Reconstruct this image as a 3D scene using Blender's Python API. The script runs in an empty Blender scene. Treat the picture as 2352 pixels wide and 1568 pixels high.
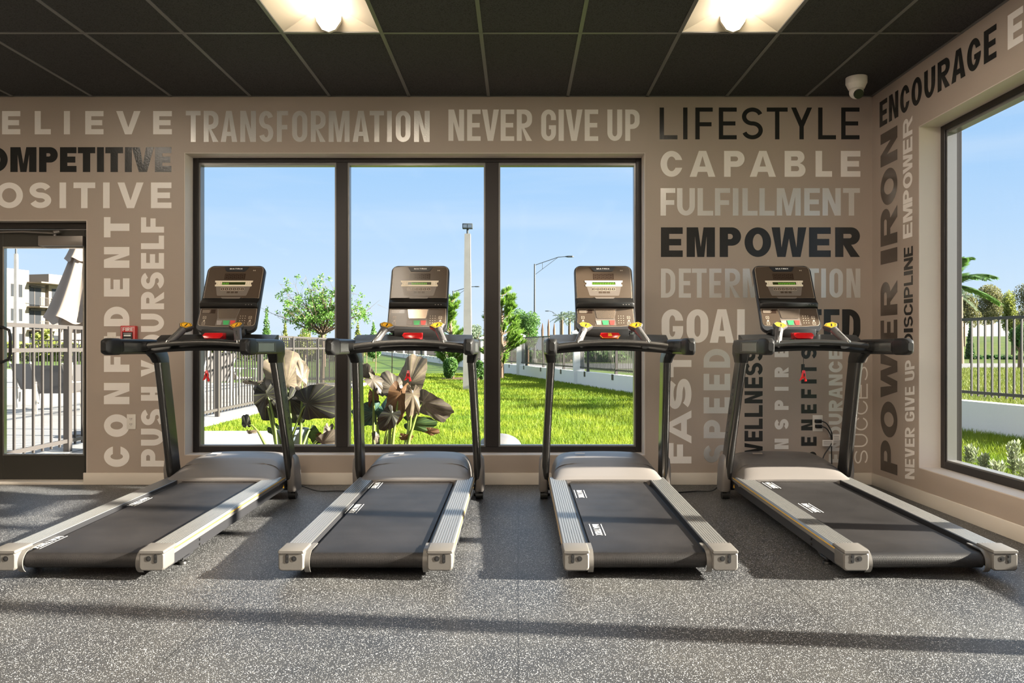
import bpy, bmesh, math, random
import numpy as np
from mathutils import Vector, Matrix, geometry
random.seed(7); rng = np.random.default_rng(7)
S = bpy.context.scene; C = S.collection
PI = math.pi
F = 1782.0; CX, CY, H = 1190.0, 797.0, 1.08        # focal length in pixels, principal point, eye height
YW, XW, ZC = 6.1, 2.786, 3.05                       # back wall, right wall, ceiling
def P(x, y, d): return Vector(((x-CX)*d/F, d, H-(y-CY)*d/F))
def wx(x, d=YW): return (x-CX)*d/F
def wz(y, d=YW): return H-(y-CY)*d/F

# ---------------------------------------------------------------- materials
def srgb(r, g, b):
    f = lambda c: (c/255/12.92) if c/255 <= .04045 else ((c/255+.055)/1.055)**2.4
    return (f(r), f(g), f(b), 1)
def mat(name, col, rough=.5, metal=0, spec=.5, emit=None, es=0, coat=0, bump=0, bscale=100, var=0, vscale=5, trans=0):
    m = bpy.data.materials.new(name); m.use_nodes = True
    nt = m.node_tree; b = nt.nodes['Principled BSDF']
    c = (*col[:3], 1)
    b.inputs['Base Color'].default_value = c
    b.inputs['Roughness'].default_value = rough; b.inputs['Metallic'].default_value = metal
    b.inputs['Specular IOR Level'].default_value = spec
    b.inputs['Coat Weight'].default_value = coat; b.inputs['Coat Roughness'].default_value = .1
    if emit: b.inputs['Emission Color'].default_value = (*emit[:3], 1); b.inputs['Emission Strength'].default_value = es
    if bump or var:
        tc = nt.nodes.new('ShaderNodeTexCoord')
    if bump:
        n = nt.nodes.new('ShaderNodeTexNoise'); n.inputs['Scale'].default_value = bscale; n.inputs['Detail'].default_value = 3
        nt.links.new(tc.outputs['Object'], n.inputs['Vector'])
        bp = nt.nodes.new('ShaderNodeBump'); bp.inputs['Strength'].default_value = bump; bp.inputs['Distance'].default_value = .01
        nt.links.new(n.outputs['Fac'], bp.inputs['Height']); nt.links.new(bp.outputs[0], b.inputs['Normal'])
    if var:
        n = nt.nodes.new('ShaderNodeTexNoise'); n.inputs['Scale'].default_value = vscale; n.inputs['Detail'].default_value = 4
        nt.links.new(tc.outputs['Object'], n.inputs['Vector'])
        r = nt.nodes.new('ShaderNodeValToRGB')
        r.color_ramp.elements[0].position = .3; r.color_ramp.elements[1].position = .7
        r.color_ramp.elements[0].color = tuple(x*(1-var) for x in c[:3])+(1,)
        r.color_ramp.elements[1].color = tuple(min(1, x*(1+var)) for x in c[:3])+(1,)
        nt.links.new(n.outputs['Fac'], r.inputs[0]); nt.links.new(r.outputs[0], b.inputs['Base Color'])
    if trans:
        out = nt.nodes['Material Output']
        t = nt.nodes.new('ShaderNodeBsdfTranslucent'); t.inputs[0].default_value = tuple(min(1, x*1.5) for x in c[:3])+(1,)
        mx = nt.nodes.new('ShaderNodeMixShader'); mx.inputs[0].default_value = trans
        nt.links.new(b.outputs[0], mx.inputs[1]); nt.links.new(t.outputs[0], mx.inputs[2]); nt.links.new(mx.outputs[0], out.inputs[0])
        if var: nt.links.new(r.outputs[0], t.inputs[0])
    return m

M = {}
M['wall'] = mat('taupe_paint', (.38, .315, .265), .38, spec=.45, bump=.12, bscale=260)
M['reveal'] = mat('pale_paint', (.56, .50, .45), .5, bump=.05, bscale=200)
M['base'] = mat('baseboard_paint', (.66, .60, .53), .45)
M['other_wall'] = mat('side_wall_paint', (.42, .35, .29), .6)
M['bronze'] = mat('dark_bronze_aluminium', (.024, .020, .019), .35, metal=.3)
M['door_metal'] = mat('door_bronze_aluminium', (.045, .043, .036), .38, metal=.3)
M['stop'] = mat('glazing_stop', (.22, .215, .21), .3, metal=.4)
M['closer'] = mat('closer_metal', (.22, .2, .185), .35, metal=.5)
M['white_vinyl'] = mat('white_vinyl', (.82, .78, .74), .32, bump=.04, bscale=120)
M['silver_vinyl'] = mat('silver_vinyl', (.64, .625, .60), .3, metal=.5, bump=.1, bscale=90)
M['black_vinyl'] = mat('black_vinyl', (.024, .024, .023), .22, spec=.35, bump=.1, bscale=70)
M['brown_vinyl'] = mat('brown_vinyl', (.085, .066, .052), .2, spec=.5, bump=.06, bscale=70)
M['white_plastic'] = mat('white_plastic', (.72, .68, .62), .35)
M['outlet_slot'] = mat('outlet_slot', (.02, .02, .02), .5)
M['red_paint'] = mat('red_paint', (.55, .02, .02), .3)
M['white_print'] = mat('white_print', (.8, .8, .78), .5)
M['tbar'] = mat('ceiling_grid_metal', (.10, .10, .095), .35, spec=.6)
M['fix_white'] = mat('fixture_white_enamel', (.5, .44, .34), .45)
M['fix_cap'] = mat('fixture_end_cap', (.55, .5, .42), .5)
M['lens'] = mat('fixture_lens', (.9, .85, .75), .5, emit=(1, .88, .73), es=20)
M['hood'] = mat('hood_grey_plastic', (.165, .15, .14), .36, metal=.1, spec=.5)
M['hood_dark'] = mat('hood_dark_plastic', (.09, .085, .085), .4, metal=.2)
M['rail'] = mat('ribbed_aluminium', (.36, .355, .345), .38, metal=.8)
M['rail_side'] = mat('rail_edge_aluminium', (.22, .205, .19), .4, metal=.5)
M['yellow_line'] = mat('yellow_pinstripe', (.75, .42, .03), .4)
M['cap'] = mat('end_cap_plastic', (.11, .103, .095), .42, metal=.1)
M['frame_black'] = mat('black_steel', (.018, .018, .02), .4)
M['black_pl'] = mat('black_plastic', (.009, .009, .009), .33, spec=.35)
M['black_soft'] = mat('soft_black_rubber', (.010, .010, .010), .45, spec=.3)
M['upright'] = mat('upright_gunmetal', (.075, .073, .07), .27, metal=.75)
M['inlay'] = mat('grip_inlay_metal', (.34, .35, .34), .22, metal=.9)
M['con_body'] = mat('console_shell', (.018, .019, .022), .38)
M['con_face'] = mat('console_glossy_face', (.075, .054, .038), .26, spec=.45, coat=.12)
M['con_panel'] = mat('console_panel', (.15, .125, .105), .35, coat=.1)
M['con_line'] = mat('console_outline', (.5, .42, .33), .35)
M['lcd_frame'] = mat('lcd_frame_print', (.72, .64, .5), .4)
M['lcd'] = mat('lcd_glass', (.035, .045, .012), .2)
M['lcd_text'] = mat('lcd_digits', (.1, .3, .02), .4, emit=(.25, .7, .05), es=.5)
M['seg'] = mat('segment_window', (.035, .022, .016), .15)
M['pocket'] = mat('pocket_metal', (.36, .29, .23), .18, metal=.75)
M['btn_green'] = mat('green_button', (.05, .42, .12), .35)
M['btn_red'] = mat('red_button', (.65, .06, .05), .35)
M['btn_grey'] = mat('grey_button', (.3, .27, .25), .4)
M['stop_red'] = mat('stop_red', (.6, .012, .015), .2, coat=.5)
M['yellow'] = mat('yellow_label', (.85, .45, .02), .4)
M['cable'] = mat('black_cable', (.01, .01, .01), .4)
M['paper'] = mat('paper_tag', (.75, .7, .66), .7)
M['hole'] = mat('dark_hole', (.005, .005, .005), .6)
M['fence'] = mat('fence_bronze', (.048, .043, .041), .45, spec=.4)
M['fence_pale'] = mat('fence_taupe', (.19, .165, .15), .45)
M['precast'] = mat('white_stucco', (.66, .65, .64), .8, bump=.1, bscale=40)
M['deck'] = mat('pale_concrete', (.20, .197, .193), .8, var=.06, vscale=1.2)
M['road'] = mat('asphalt', (.10, .10, .10), .9)
M['pole'] = mat('concrete_pole', (.27, .26, .24), .8, var=.1, vscale=3)
M['lamp_metal'] = mat('lamp_metal', (.028, .034, .037), .5)
M['stucco'] = mat('cream_stucco', (.20, .17, .135), .9)
M['stucco2'] = mat('tan_stucco', (.14, .11, .085), .9)
M['bwin'] = mat('building_glass', (.02, .022, .025), .3, spec=.3)
M['fabric'] = mat('umbrella_canvas', (.27, .225, .19), .9, trans=.2)
M['sling'] = mat('sling_fabric', (.09, .085, .085), .8)
M['sling3'] = mat('grey_sling_fabric', (.17, .16, .155), .8)
M['sling2'] = mat('pale_sling_fabric', (.3, .25, .21), .8)
M['chair_metal'] = mat('chair_white_metal', (.36, .335, .3), .4)
M['bark'] = mat('bark', (.17, .11, .07), .9, bump=.3, bscale=30)
M['bark_pale'] = mat('pale_bark', (.12, .085, .055), .9)
M['deadbark'] = mat('dead_trunk', (.17, .09, .06), .9)
M['pot'] = mat('blue_grey_glaze', (.19, .235, .29), .2, coat=.4)
M['mulch'] = mat('mulch', (.09, .045, .03), .95, bump=.5, bscale=40, var=.3, vscale=20)
M['rock'] = mat('pale_boulder', (.12, .12, .125), .5, var=.15, vscale=6)
M['petiole'] = mat('leaf_stalk', (.13, .19, .035), .4)
for k, c in dict(leaf_bright=(.10, .22, .03), leaf_mid=(.09, .19, .04), leaf_dark=(.045, .10, .03), leaf_olive=(.14, .14, .055),
                 leaf_pine=(.15, .27, .035), leaf_pale=(.22, .26, .15), leaf_yellow=(.19, .22, .045), leaf_grey=(.14, .19, .12)).items():
    M[k] = mat(k, c, .55, var=.3, vscale=3, trans=.4)

def glass_mat():
    m = bpy.data.materials.new('window_glass'); m.use_nodes = True; nt = m.node_tree; nt.nodes.clear()
    o = nt.nodes.new('ShaderNodeOutputMaterial'); t = nt.nodes.new('ShaderNodeBsdfTransparent'); g = nt.nodes.new('ShaderNodeBsdfGlossy')
    t.inputs[0].default_value = (.96, .98, .97, 1); g.inputs['Roughness'].default_value = .0
    lw = nt.nodes.new('ShaderNodeLayerWeight'); lw.inputs['Blend'].default_value = .5
    pw = nt.nodes.new('ShaderNodeMath'); pw.operation = 'POWER'; pw.inputs[1].default_value = 4.5; nt.links.new(lw.outputs['Facing'], pw.inputs[0])
    fr = nt.nodes.new('ShaderNodeMath'); fr.operation = 'MULTIPLY_ADD'; fr.inputs[1].default_value = .5; fr.inputs[2].default_value = .001; nt.links.new(pw.outputs[0], fr.inputs[0])
    mx = nt.nodes.new('ShaderNodeMixShader')
    nt.links.new(fr.outputs[0], mx.inputs[0]); nt.links.new(t.outputs[0], mx.inputs[1]); nt.links.new(g.outputs[0], mx.inputs[2]); nt.links.new(mx.outputs[0], o.inputs[0])
    return m
M['glass'] = glass_mat()

def floor_mat():
    m = mat('speckled_rubber', (.03, .03, .03), .42, spec=.5); nt = m.node_tree; b = nt.nodes['Principled BSDF']
    tc = nt.nodes.new('ShaderNodeTexCoord')
    def vor(scale, thr, rad):
        v = nt.nodes.new('ShaderNodeTexVoronoi'); v.inputs['Scale'].default_value = scale; v.inputs['Randomness'].default_value = 1
        nt.links.new(tc.outputs['Object'], v.inputs['Vector'])
        sp = nt.nodes.new('ShaderNodeSeparateColor'); nt.links.new(v.outputs['Color'], sp.inputs[0])
        a = nt.nodes.new('ShaderNodeMath'); a.operation = 'LESS_THAN'; a.inputs[1].default_value = thr; nt.links.new(sp.outputs[0], a.inputs[0])
        d = nt.nodes.new('ShaderNodeMath'); d.operation = 'LESS_THAN'; d.inputs[1].default_value = rad; nt.links.new(v.outputs['Distance'], d.inputs[0])
        mu = nt.nodes.new('ShaderNodeMath'); mu.operation = 'MULTIPLY'; nt.links.new(a.outputs[0], mu.inputs[0]); nt.links.new(d.outputs[0], mu.inputs[1])
        return mu, sp
    m1, s1 = vor(230, .075, .40); m2, s2 = vor(430, .10, .45)
    mx = nt.nodes.new('ShaderNodeMath'); mx.operation = 'MAXIMUM'; nt.links.new(m1.outputs[0], mx.inputs[0]); nt.links.new(m2.outputs[0], mx.inputs[1])
    n = nt.nodes.new('ShaderNodeTexNoise'); n.inputs['Scale'].default_value = 1.6; n.inputs['Detail'].default_value = 5
    nt.links.new(tc.outputs['Object'], n.inputs['Vector'])
    r = nt.nodes.new('ShaderNodeValToRGB'); r.color_ramp.elements[0].position = .3; r.color_ramp.elements[1].position = .75
    r.color_ramp.elements[0].color = (.020, .021, .024, 1); r.color_ramp.elements[1].color = (.054, .053, .051, 1)
    nt.links.new(n.outputs['Fac'], r.inputs[0])
    mc = nt.nodes.new('ShaderNodeMix'); mc.data_type = 'RGBA'
    nt.links.new(mx.outputs[0], mc.inputs['Factor']); nt.links.new(r.outputs[0], mc.inputs['A']); mc.inputs['B'].default_value = (.62, .63, .64, 1)
    # seams between the rubber rolls
    sx = nt.nodes.new('ShaderNodeSeparateXYZ'); nt.links.new(tc.outputs['Object'], sx.inputs[0])
    w = nt.nodes.new('ShaderNodeMath'); w.operation = 'PINGPONG'; w.inputs[1].default_value = .61; nt.links.new(sx.outputs['X'], w.inputs[0])
    l = nt.nodes.new('ShaderNodeMath'); l.operation = 'LESS_THAN'; l.inputs[1].default_value = .0015; nt.links.new(w.outputs[0], l.inputs[0])
    mc2 = nt.nodes.new('ShaderNodeMix'); mc2.data_type = 'RGBA'; nt.links.new(l.outputs[0], mc2.inputs['Factor'])
    nt.links.new(mc.outputs['Result'], mc2.inputs['A']); mc2.inputs['B'].default_value = (.012, .012, .012, 1)
    nt.links.new(mc2.outputs['Result'], b.inputs['Base Color'])
    n2 = nt.nodes.new('ShaderNodeTexNoise'); n2.inputs['Scale'].default_value = 180; nt.links.new(tc.outputs['Object'], n2.inputs['Vector'])
    bp = nt.nodes.new('ShaderNodeBump'); bp.inputs['Strength'].default_value = .35; bp.inputs['Distance'].default_value = .004
    nt.links.new(n2.outputs['Fac'], bp.inputs['Height']); nt.links.new(bp.outputs[0], b.inputs['Normal'])
    return m
M['floor'] = floor_mat()

def ceil_mat():
    m = mat('black_acoustic_tile', (.05, .05, .048), .75, spec=.3); nt = m.node_tree; b = nt.nodes['Principled BSDF']
    tc = nt.nodes.new('ShaderNodeTexCoord')
    n = nt.nodes.new('ShaderNodeTexNoise'); n.inputs['Scale'].default_value = 150; n.inputs['Detail'].default_value = 3; n.inputs['Roughness'].default_value = .7
    nt.links.new(tc.outputs['Object'], n.inputs['Vector'])
    r = nt.nodes.new('ShaderNodeValToRGB'); r.color_ramp.elements[0].position = .40; r.color_ramp.elements[1].position = .5
    r.color_ramp.elements[0].color = (.012, .012, .012, 1); r.color_ramp.elements[1].color = (.042, .042, .041, 1)
    nt.links.new(n.outputs['Fac'], r.inputs[0]); nt.links.new(r.outputs[0], b.inputs['Base Color'])
    bp = nt.nodes.new('ShaderNodeBump'); bp.inputs['Strength'].default_value = .5; bp.inputs['Distance'].default_value = .004
    nt.links.new(n.outputs['Fac'], bp.inputs['Height']); nt.links.new(bp.outputs[0], b.inputs['Normal'])
    return m
M['ceil'] = ceil_mat()

def grass_mat(name, c1, c2, scale, trans):
    m = mat(name, c1, .6, spec=.2); nt = m.node_tree; b = nt.nodes['Principled BSDF']
    tc = nt.nodes.new('ShaderNodeTexCoord')
    n = nt.nodes.new('ShaderNodeTexNoise'); n.inputs['Scale'].default_value = scale; n.inputs['Detail'].default_value = 8; n.inputs['Roughness'].default_value = .65
    nt.links.new(tc.outputs['Object'], n.inputs['Vector'])
    r = nt.nodes.new('ShaderNodeValToRGB'); r.color_ramp.elements[0].position = .32; r.color_ramp.elements[1].position = .68
    r.color_ramp.elements[0].color = (*c1, 1); r.color_ramp.elements[1].color = (*c2, 1)
    nt.links.new(n.outputs['Fac'], r.inputs[0]); nt.links.new(r.outputs[0], b.inputs['Base Color'])
    if trans:
        out = nt.nodes['Material Output']; t = nt.nodes.new('ShaderNodeBsdfTranslucent')
        mx = nt.nodes.new('ShaderNodeMixShader'); mx.inputs[0].default_value = trans
        nt.links.new(r.outputs[0], t.inputs[0]); nt.links.new(b.outputs[0], mx.inputs[1]); nt.links.new(t.outputs[0], mx.inputs[2]); nt.links.new(mx.outputs[0], out.inputs[0])
    return m
M['grass'] = grass_mat('lawn_ground', (.03, .07, .006), (.09, .125, .01), .9, 0)
M['rough'] = grass_mat('rough_grass', (.032, .06, .007), (.085, .105, .012), 1.5, 0)
M['blade_rough'] = grass_mat('rough_grass_blade', (.06, .10, .015), (.17, .19, .03), .8, .3)
M['blade'] = grass_mat('grass_blade', (.07, .15, .01), (.24, .29, .022), .9, .35)

def belt_mat():
    m = mat('woven_belt', (.02, .018, .018), .45, spec=.3); nt = m.node_tree; b = nt.nodes['Principled BSDF']
    tc = nt.nodes.new('ShaderNodeTexCoord')
    v = nt.nodes.new('ShaderNodeTexVoronoi'); v.inputs['Scale'].default_value = 260; v.inputs['Randomness'].default_value = .15
    nt.links.new(tc.outputs['Object'], v.inputs['Vector'])
    bp = nt.nodes.new('ShaderNodeBump'); bp.inputs['Strength'].default_value = .5; bp.inputs['Distance'].default_value = .002
    nt.links.new(v.outputs['Distance'], bp.inputs['Height']); nt.links.new(bp.outputs[0], b.inputs['Normal'])
    n = nt.nodes.new('ShaderNodeTexNoise'); n.inputs['Scale'].default_value = 3; n.inputs['Detail'].default_value = 6
    nt.links.new(tc.outputs['Object'], n.inputs['Vector'])
    r = nt.nodes.new('ShaderNodeValToRGB'); r.color_ramp.elements[0].color = (.009, .008, .008, 1); r.color_ramp.elements[1].color = (.022, .020, .020, 1)
    r.color_ramp.elements[0].position = .35; r.color_ramp.elements[1].position = .75
    nt.links.new(n.outputs['Fac'], r.inputs[0]); nt.links.new(r.outputs[0], b.inputs['Base Color'])
    return m
M['belt'] = belt_mat()

def leaf_mat(name, c, vein, trans=.2):
    m = mat(name, c, .45, spec=.4); nt = m.node_tree; b = nt.nodes['Principled BSDF']
    at = nt.nodes.new('ShaderNodeAttribute'); at.attribute_name = 'vein'
    n = nt.nodes.new('ShaderNodeTexNoise'); n.inputs['Scale'].default_value = 9; n.inputs['Detail'].default_value = 4
    r = nt.nodes.new('ShaderNodeValToRGB'); r.color_ramp.elements[0].position = .35; r.color_ramp.elements[1].position = .7
    r.color_ramp.elements[0].color = tuple(x*.65 for x in c)+(1,); r.color_ramp.elements[1].color = tuple(x*1.35 for x in c)+(1,)
    tc = nt.nodes.new('ShaderNodeTexCoord'); nt.links.new(tc.outputs['Object'], n.inputs['Vector']); nt.links.new(n.outputs['Fac'], r.inputs[0])
    mc = nt.nodes.new('ShaderNodeMix'); mc.data_type = 'RGBA'; nt.links.new(at.outputs['Fac'], mc.inputs['Factor'])
    nt.links.new(r.outputs[0], mc.inputs['A']); mc.inputs['B'].default_value = (*vein, 1)
    nt.links.new(mc.outputs['Result'], b.inputs['Base Color'])
    out = nt.nodes['Material Output']; t = nt.nodes.new('ShaderNodeBsdfTranslucent'); mx = nt.nodes.new('ShaderNodeMixShader'); mx.inputs[0].default_value = trans
    nt.links.new(mc.outputs['Result'], t.inputs[0]); nt.links.new(b.outputs[0], mx.inputs[1]); nt.links.new(t.outputs[0], mx.inputs[2]); nt.links.new(mx.outputs[0], out.inputs[0])
    return m
M['ear_beige'] = leaf_mat('ear_beige', (.155, .125, .092), (.28, .26, .11), .3)
M['ear_grey'] = leaf_mat('ear_grey_brown', (.09, .076, .062), (.20, .185, .085))
M['ear_dark'] = leaf_mat('ear_dark', (.022, .022, .02), (.13, .15, .05), .08)
M['ear_teal'] = leaf_mat('ear_teal', (.03, .075, .06), (.12, .22, .14), .1)
M['ear_brown'] = leaf_mat('ear_brown', (.13, .07, .035), (.26, .15, .07), .35)
M['ear_green'] = leaf_mat('ear_green', (.03, .06, .02), (.17, .24, .05), .2)

# ---------------------------------------------------------------- builders
def link(name, me, m=None, parent=None, smooth=False):
    o = bpy.data.objects.new(name, me); C.objects.link(o)
    if m is not None:
        for k in (m if isinstance(m, (list, tuple)) else [m]): me.materials.append(M[k] if isinstance(k, str) else k)
    if parent: o.parent = parent
    if smooth is not False:
        for p in me.polygons: p.use_smooth = True
        if smooth is not True:
            try: me.set_sharp_from_angle(angle=math.radians(smooth))
            except Exception: pass
    return o
def mesh(name, vs, fs, m, parent=None, smooth=False, mi=None):
    me = bpy.data.meshes.new(name); me.from_pydata([tuple(v) for v in vs], [], fs); me.update()
    if mi: me.polygons.foreach_set('material_index', mi)
    return link(name, me, m, parent, smooth)
def empty(name, loc=(0, 0, 0), label=None, cat=None, group=None, kind=None):
    o = bpy.data.objects.new(name, None); o.empty_display_size = .1; C.objects.link(o); o.location = loc
    tag(o, label, cat, group, kind); return o
def tag(o, label=None, cat=None, group=None, kind=None):
    if label: o['label'] = label
    if cat: o['category'] = cat
    if group: o['group'] = group
    if kind: o['kind'] = kind
    return o
class MB:
    def __init__(s): s.v = []; s.f = []; s.mi = []
    def add(s, vs, fs, mi=0):
        n = len(s.v); s.v += [tuple(v) for v in vs]; s.f += [tuple(n+i for i in f) for f in fs]; s.mi += [mi]*len(fs); return s
    def box(s, a, b, mi=0):
        x0, y0, z0 = a; x1, y1, z1 = b
        x0, x1 = min(x0, x1), max(x0, x1); y0, y1 = min(y0, y1), max(y0, y1); z0, z1 = min(z0, z1), max(z0, z1)
        v = [(x0,y0,z0),(x1,y0,z0),(x1,y1,z0),(x0,y1,z0),(x0,y0,z1),(x1,y0,z1),(x1,y1,z1),(x0,y1,z1)]
        return s.add(v, [(0,3,2,1),(4,5,6,7),(0,1,5,4),(1,2,6,5),(2,3,7,6),(3,0,4,7)], mi)
    def loft(s, rings, mi=0, caps=True):
        n = len(rings[0]); vs = [p for r in rings for p in r]; fs = []
        for i in range(len(rings)-1):
            for j in range(n):
                k = (j+1) % n; fs.append((i*n+j, i*n+k, (i+1)*n+k, (i+1)*n+j))
        if caps: fs += [tuple(range(n-1, -1, -1)), tuple((len(rings)-1)*n+j for j in range(n))]
        return s.add(vs, fs, mi)
    def tube(s, pts, r, n=10, mi=0):
        pts = [Vector(p) for p in pts]; rings = []
        rr = r if isinstance(r, (list, tuple)) else [r]*len(pts)
        up = None
        for i, p in enumerate(pts):
            t = (pts[min(i+1, len(pts)-1)]-pts[max(i-1, 0)]).normalized()
            if up is None: up = Vector((0, 0, 1)) if abs(t.z) < .9 else Vector((0, 1, 0))
            a = t.cross(up).normalized(); b = a.cross(t).normalized(); up = b
            rings.append([p+(a*math.cos(2*PI*k/n)+b*math.sin(2*PI*k/n))*rr[i] for k in range(n)])
        return s.loft(rings, mi)
    def bar(s, p, q, w, h=None, mi=0):
        p = Vector(p); q = Vector(q); h = h or w; t = (q-p).normalized()
        up = Vector((0, 0, 1)) if abs(t.z) < .9 else Vector((0, 1, 0))
        a = t.cross(up).normalized()*w/2; b = a.cross(t).normalized()*h/2
        return s.loft([[x-a-b, x+a-b, x+a+b, x-a+b] for x in (p, q)], mi)
    def build(s, name, m, parent=None, smooth=False, bevel=0, seg=2):
        o = mesh(name, s.v, s.f, m, parent, False, s.mi if isinstance(m, (list, tuple)) else None)
        bm = bmesh.new(); bm.from_mesh(o.data)
        bmesh.ops.recalc_face_normals(bm, faces=bm.faces)
        if bevel:
            es = [e for e in bm.edges if len(e.link_faces) == 2 and e.calc_face_angle(0) > .5]
            bmesh.ops.bevel(bm, geom=es, offset=bevel, segments=seg, affect='EDGES', profile=.5)
        bm.to_mesh(o.data); bm.free()
        if smooth or bevel:
            for p in o.data.polygons: p.use_smooth = True
            o.data.set_sharp_from_angle(angle=math.radians(smooth if smooth and smooth is not True else 35))
        return o
def rrect(w, h, r, n=4, cx=0, cy=0):
    out = []
    for qx, qy, a0 in ((1, 1, 0), (-1, 1, 90), (-1, -1, 180), (1, -1, 270)):
        for k in range(n+1):
            a = math.radians(a0+90*k/n); out.append((cx+qx*(w/2-r)+r*math.cos(a), cy+qy*(h/2-r)+r*math.sin(a)))
    return out

# ---------------------------------------------------------------- block lettering
def rrpath(x0, y0, x1, y1, rx, ry, n=10, corners='1111'):
    """ccw from right-middle"""
    pts = [(x1, (y0+y1)/2)]
    for i, (cx, cy, a0, px, py) in enumerate(((x1-rx, y1-ry, 0, x1, y1), (x0+rx, y1-ry, 90, x0, y1), (x0+rx, y0+ry, 180, x0, y0), (x1-rx, y0+ry, 270, x1, y0))):
        if corners[i] == '1':
            for k in range(n+1):
                a = math.radians(a0+90*k/n); pts.append((cx+rx*math.cos(a), cy+ry*math.sin(a)))
        else: pts.append((px, py))
    return pts
def cutpath(path, ya, yb):
    """from first point (going ccw) above ya, round to last point below yb (right side)"""
    n = len(path); i = 0
    while path[i][1] < ya: i += 1
    p, q = path[i-1], path[i]; f = (ya-p[1])/(q[1]-p[1]) if q[1] != p[1] else 0
    out = [(p[0]+(q[0]-p[0])*f, ya)]+path[i:]
    full = out+[path[0]]
    j = len(full)-1
    while full[j][1] > yb: j -= 1
    p, q = full[j], full[j+1]; f = (yb-p[1])/(q[1]-p[1]) if q[1] != p[1] else 0
    return full[:j+1]+[(p[0]+(q[0]-p[0])*f, yb)]
def glyph(ch, w, h, s, t):
    s = min(s, w*.5) if ch not in 'I1' else w
    rx = w/2; ry = h/2 if w > .68*h else min(h/2, w*.56)
    irx = max(rx-s, .001); iry = max(ry-t, .001)
    if ch == 'I': return [[[(0,0),(w,0),(w,h),(0,h)]]]
    if ch == 'L': return [[[(0,0),(w,0),(w,t),(s,t),(s,h),(0,h)]]]
    if ch == 'T': return [[[((w-s)/2,0),((w+s)/2,0),((w+s)/2,h-t),(w,h-t),(w,h),(0,h),(0,h-t),((w-s)/2,h-t)]]]
    m0, m1 = (h-t)/2, (h+t)/2
    if ch == 'E': return [[[(0,0),(w,0),(w,t),(s,t),(s,m0),(w*.93,m0),(w*.93,m1),(s,m1),(s,h-t),(w,h-t),(w,h),(0,h)]]]
    if ch == 'F': return [[[(0,0),(s,0),(s,m0*.94),(w*.93,m0*.94),(w*.93,m0*.94+t),(s,m0*.94+t),(s,h-t),(w,h-t),(w,h),(0,h)]]]
    if ch == 'H': return [[[(0,0),(s,0),(s,m0),(w-s,m0),(w-s,0),(w,0),(w,h),(w-s,h),(w-s,m1),(s,m1),(s,h),(0,h)]]]
    if ch == 'N': return [[[(0,0),(s,0),(s,h*.60),(w-1.12*s,0),(w,0),(w,h),(w-s,h),(w-s,h*.40),(1.12*s,h),(0,h)]]]
    if ch == 'M': return [[[(0,0),(s,0),(s,h*.70),(w/2-.42*s,0),(w/2+.42*s,0),(w-s,h*.70),(w-s,0),(w,0),(w,h),(w-1.38*s,h),(w/2,h*.34),(1.38*s,h),(0,h)]]]
    if ch == 'V': return [[[(w/2-.55*s,0),(w/2+.55*s,0),(w,h),(w-1.08*s,h),(w/2,h*.30),(1.08*s,h),(0,h)]]]
    if ch == 'W':
        a, b = .285*w, .715*w
        return [[[(a-.5*s,0),(a+.5*s,0),(w/2,h*.62),(b-.5*s,0),(b+.5*s,0),(w,h),(w-1.02*s,h),(b,h*.32),(w/2+.46*s,h),(w/2-.46*s,h),(a,h*.32),(1.02*s,h),(0,h)]]]
    if ch == 'Y': return [[[((w-s)/2,0),((w+s)/2,0),((w+s)/2,h*.40),(w,h),(w-1.12*s,h),(w/2,h*.60),(1.12*s,h),(0,h),((w-s)/2,h*.40)]]]
    if ch == 'X': return [[[(0,0),(1.15*s,0),(w/2,h*.34),(w-1.15*s,0),(w,0),(w/2+.6*s,h*.5),(w,h),(w-1.15*s,h),(w/2,h*.66),(1.15*s,h),(0,h),(w/2-.6*s,h*.5)]]]
    if ch == 'A':
        xa = lambda y: 1.05*s+(w/2-1.05*s)*y/(.80*h)
        y1 = .19*h; y2 = y1+t*.95
        return [[[(0,0),(1.05*s,0),(xa(y1),y1),(w-xa(y1),y1),(w-1.05*s,0),(w,0),(w/2+.56*s,h),(w/2-.56*s,h)],
                 [(xa(y2),y2),(w-xa(y2),y2),(w/2,.80*h)]]]
    if ch == 'O': return [[rrpath(0,0,w,h,rx,ry), rrpath(s,t,w-s,h-t,irx,iry)]]
    if ch == 'D':
        rx = min(w*.62, w-s*.5, h/2) ; ry = h/2 if w > .6*h else min(h/2, rx*1.1)
        return [[rrpath(0,0,w,h,rx,ry,10,'1001'), rrpath(s,t,w-s,h-t,max(rx-s,.001),max(ry-t,.001),10,'1001')]]
    if ch == 'B':
        m = h*.52; rl = min(m/2, w*.45); ru = min((h-m)/2, w*.42); wu = w*.95; out = [(0,0)]
        for cx, cy, r, a0 in ((w-rl, rl, rl, 270), (w-rl, m-rl, rl, 0), (wu-ru, m+ru, ru, 270), (wu-ru, h-ru, ru, 0)):
            lo, hi = a0, a0+90
            if cy == m-rl and r == rl: hi = a0+75
            if cy == m+ru: lo = a0+15
            for k in range(9): a = math.radians(lo+(hi-lo)*k/8); out.append((cx+r*math.cos(a), cy+r*math.sin(a)))
        out.append((0,h))
        il = max(min(rl-t*.8,(m-1.5*t)/2-.0001,w-2*s),.001); iu = max(min(ru-t*.8,(h-m-1.5*t)/2-.0001,w-2*s),.001)
        return [[out, rrpath(s,t,w-s,m-t/2,il,il,6,'1001'), rrpath(s,m+t/2,wu-s,h-t,iu,iu,6,'1001')]]
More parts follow.
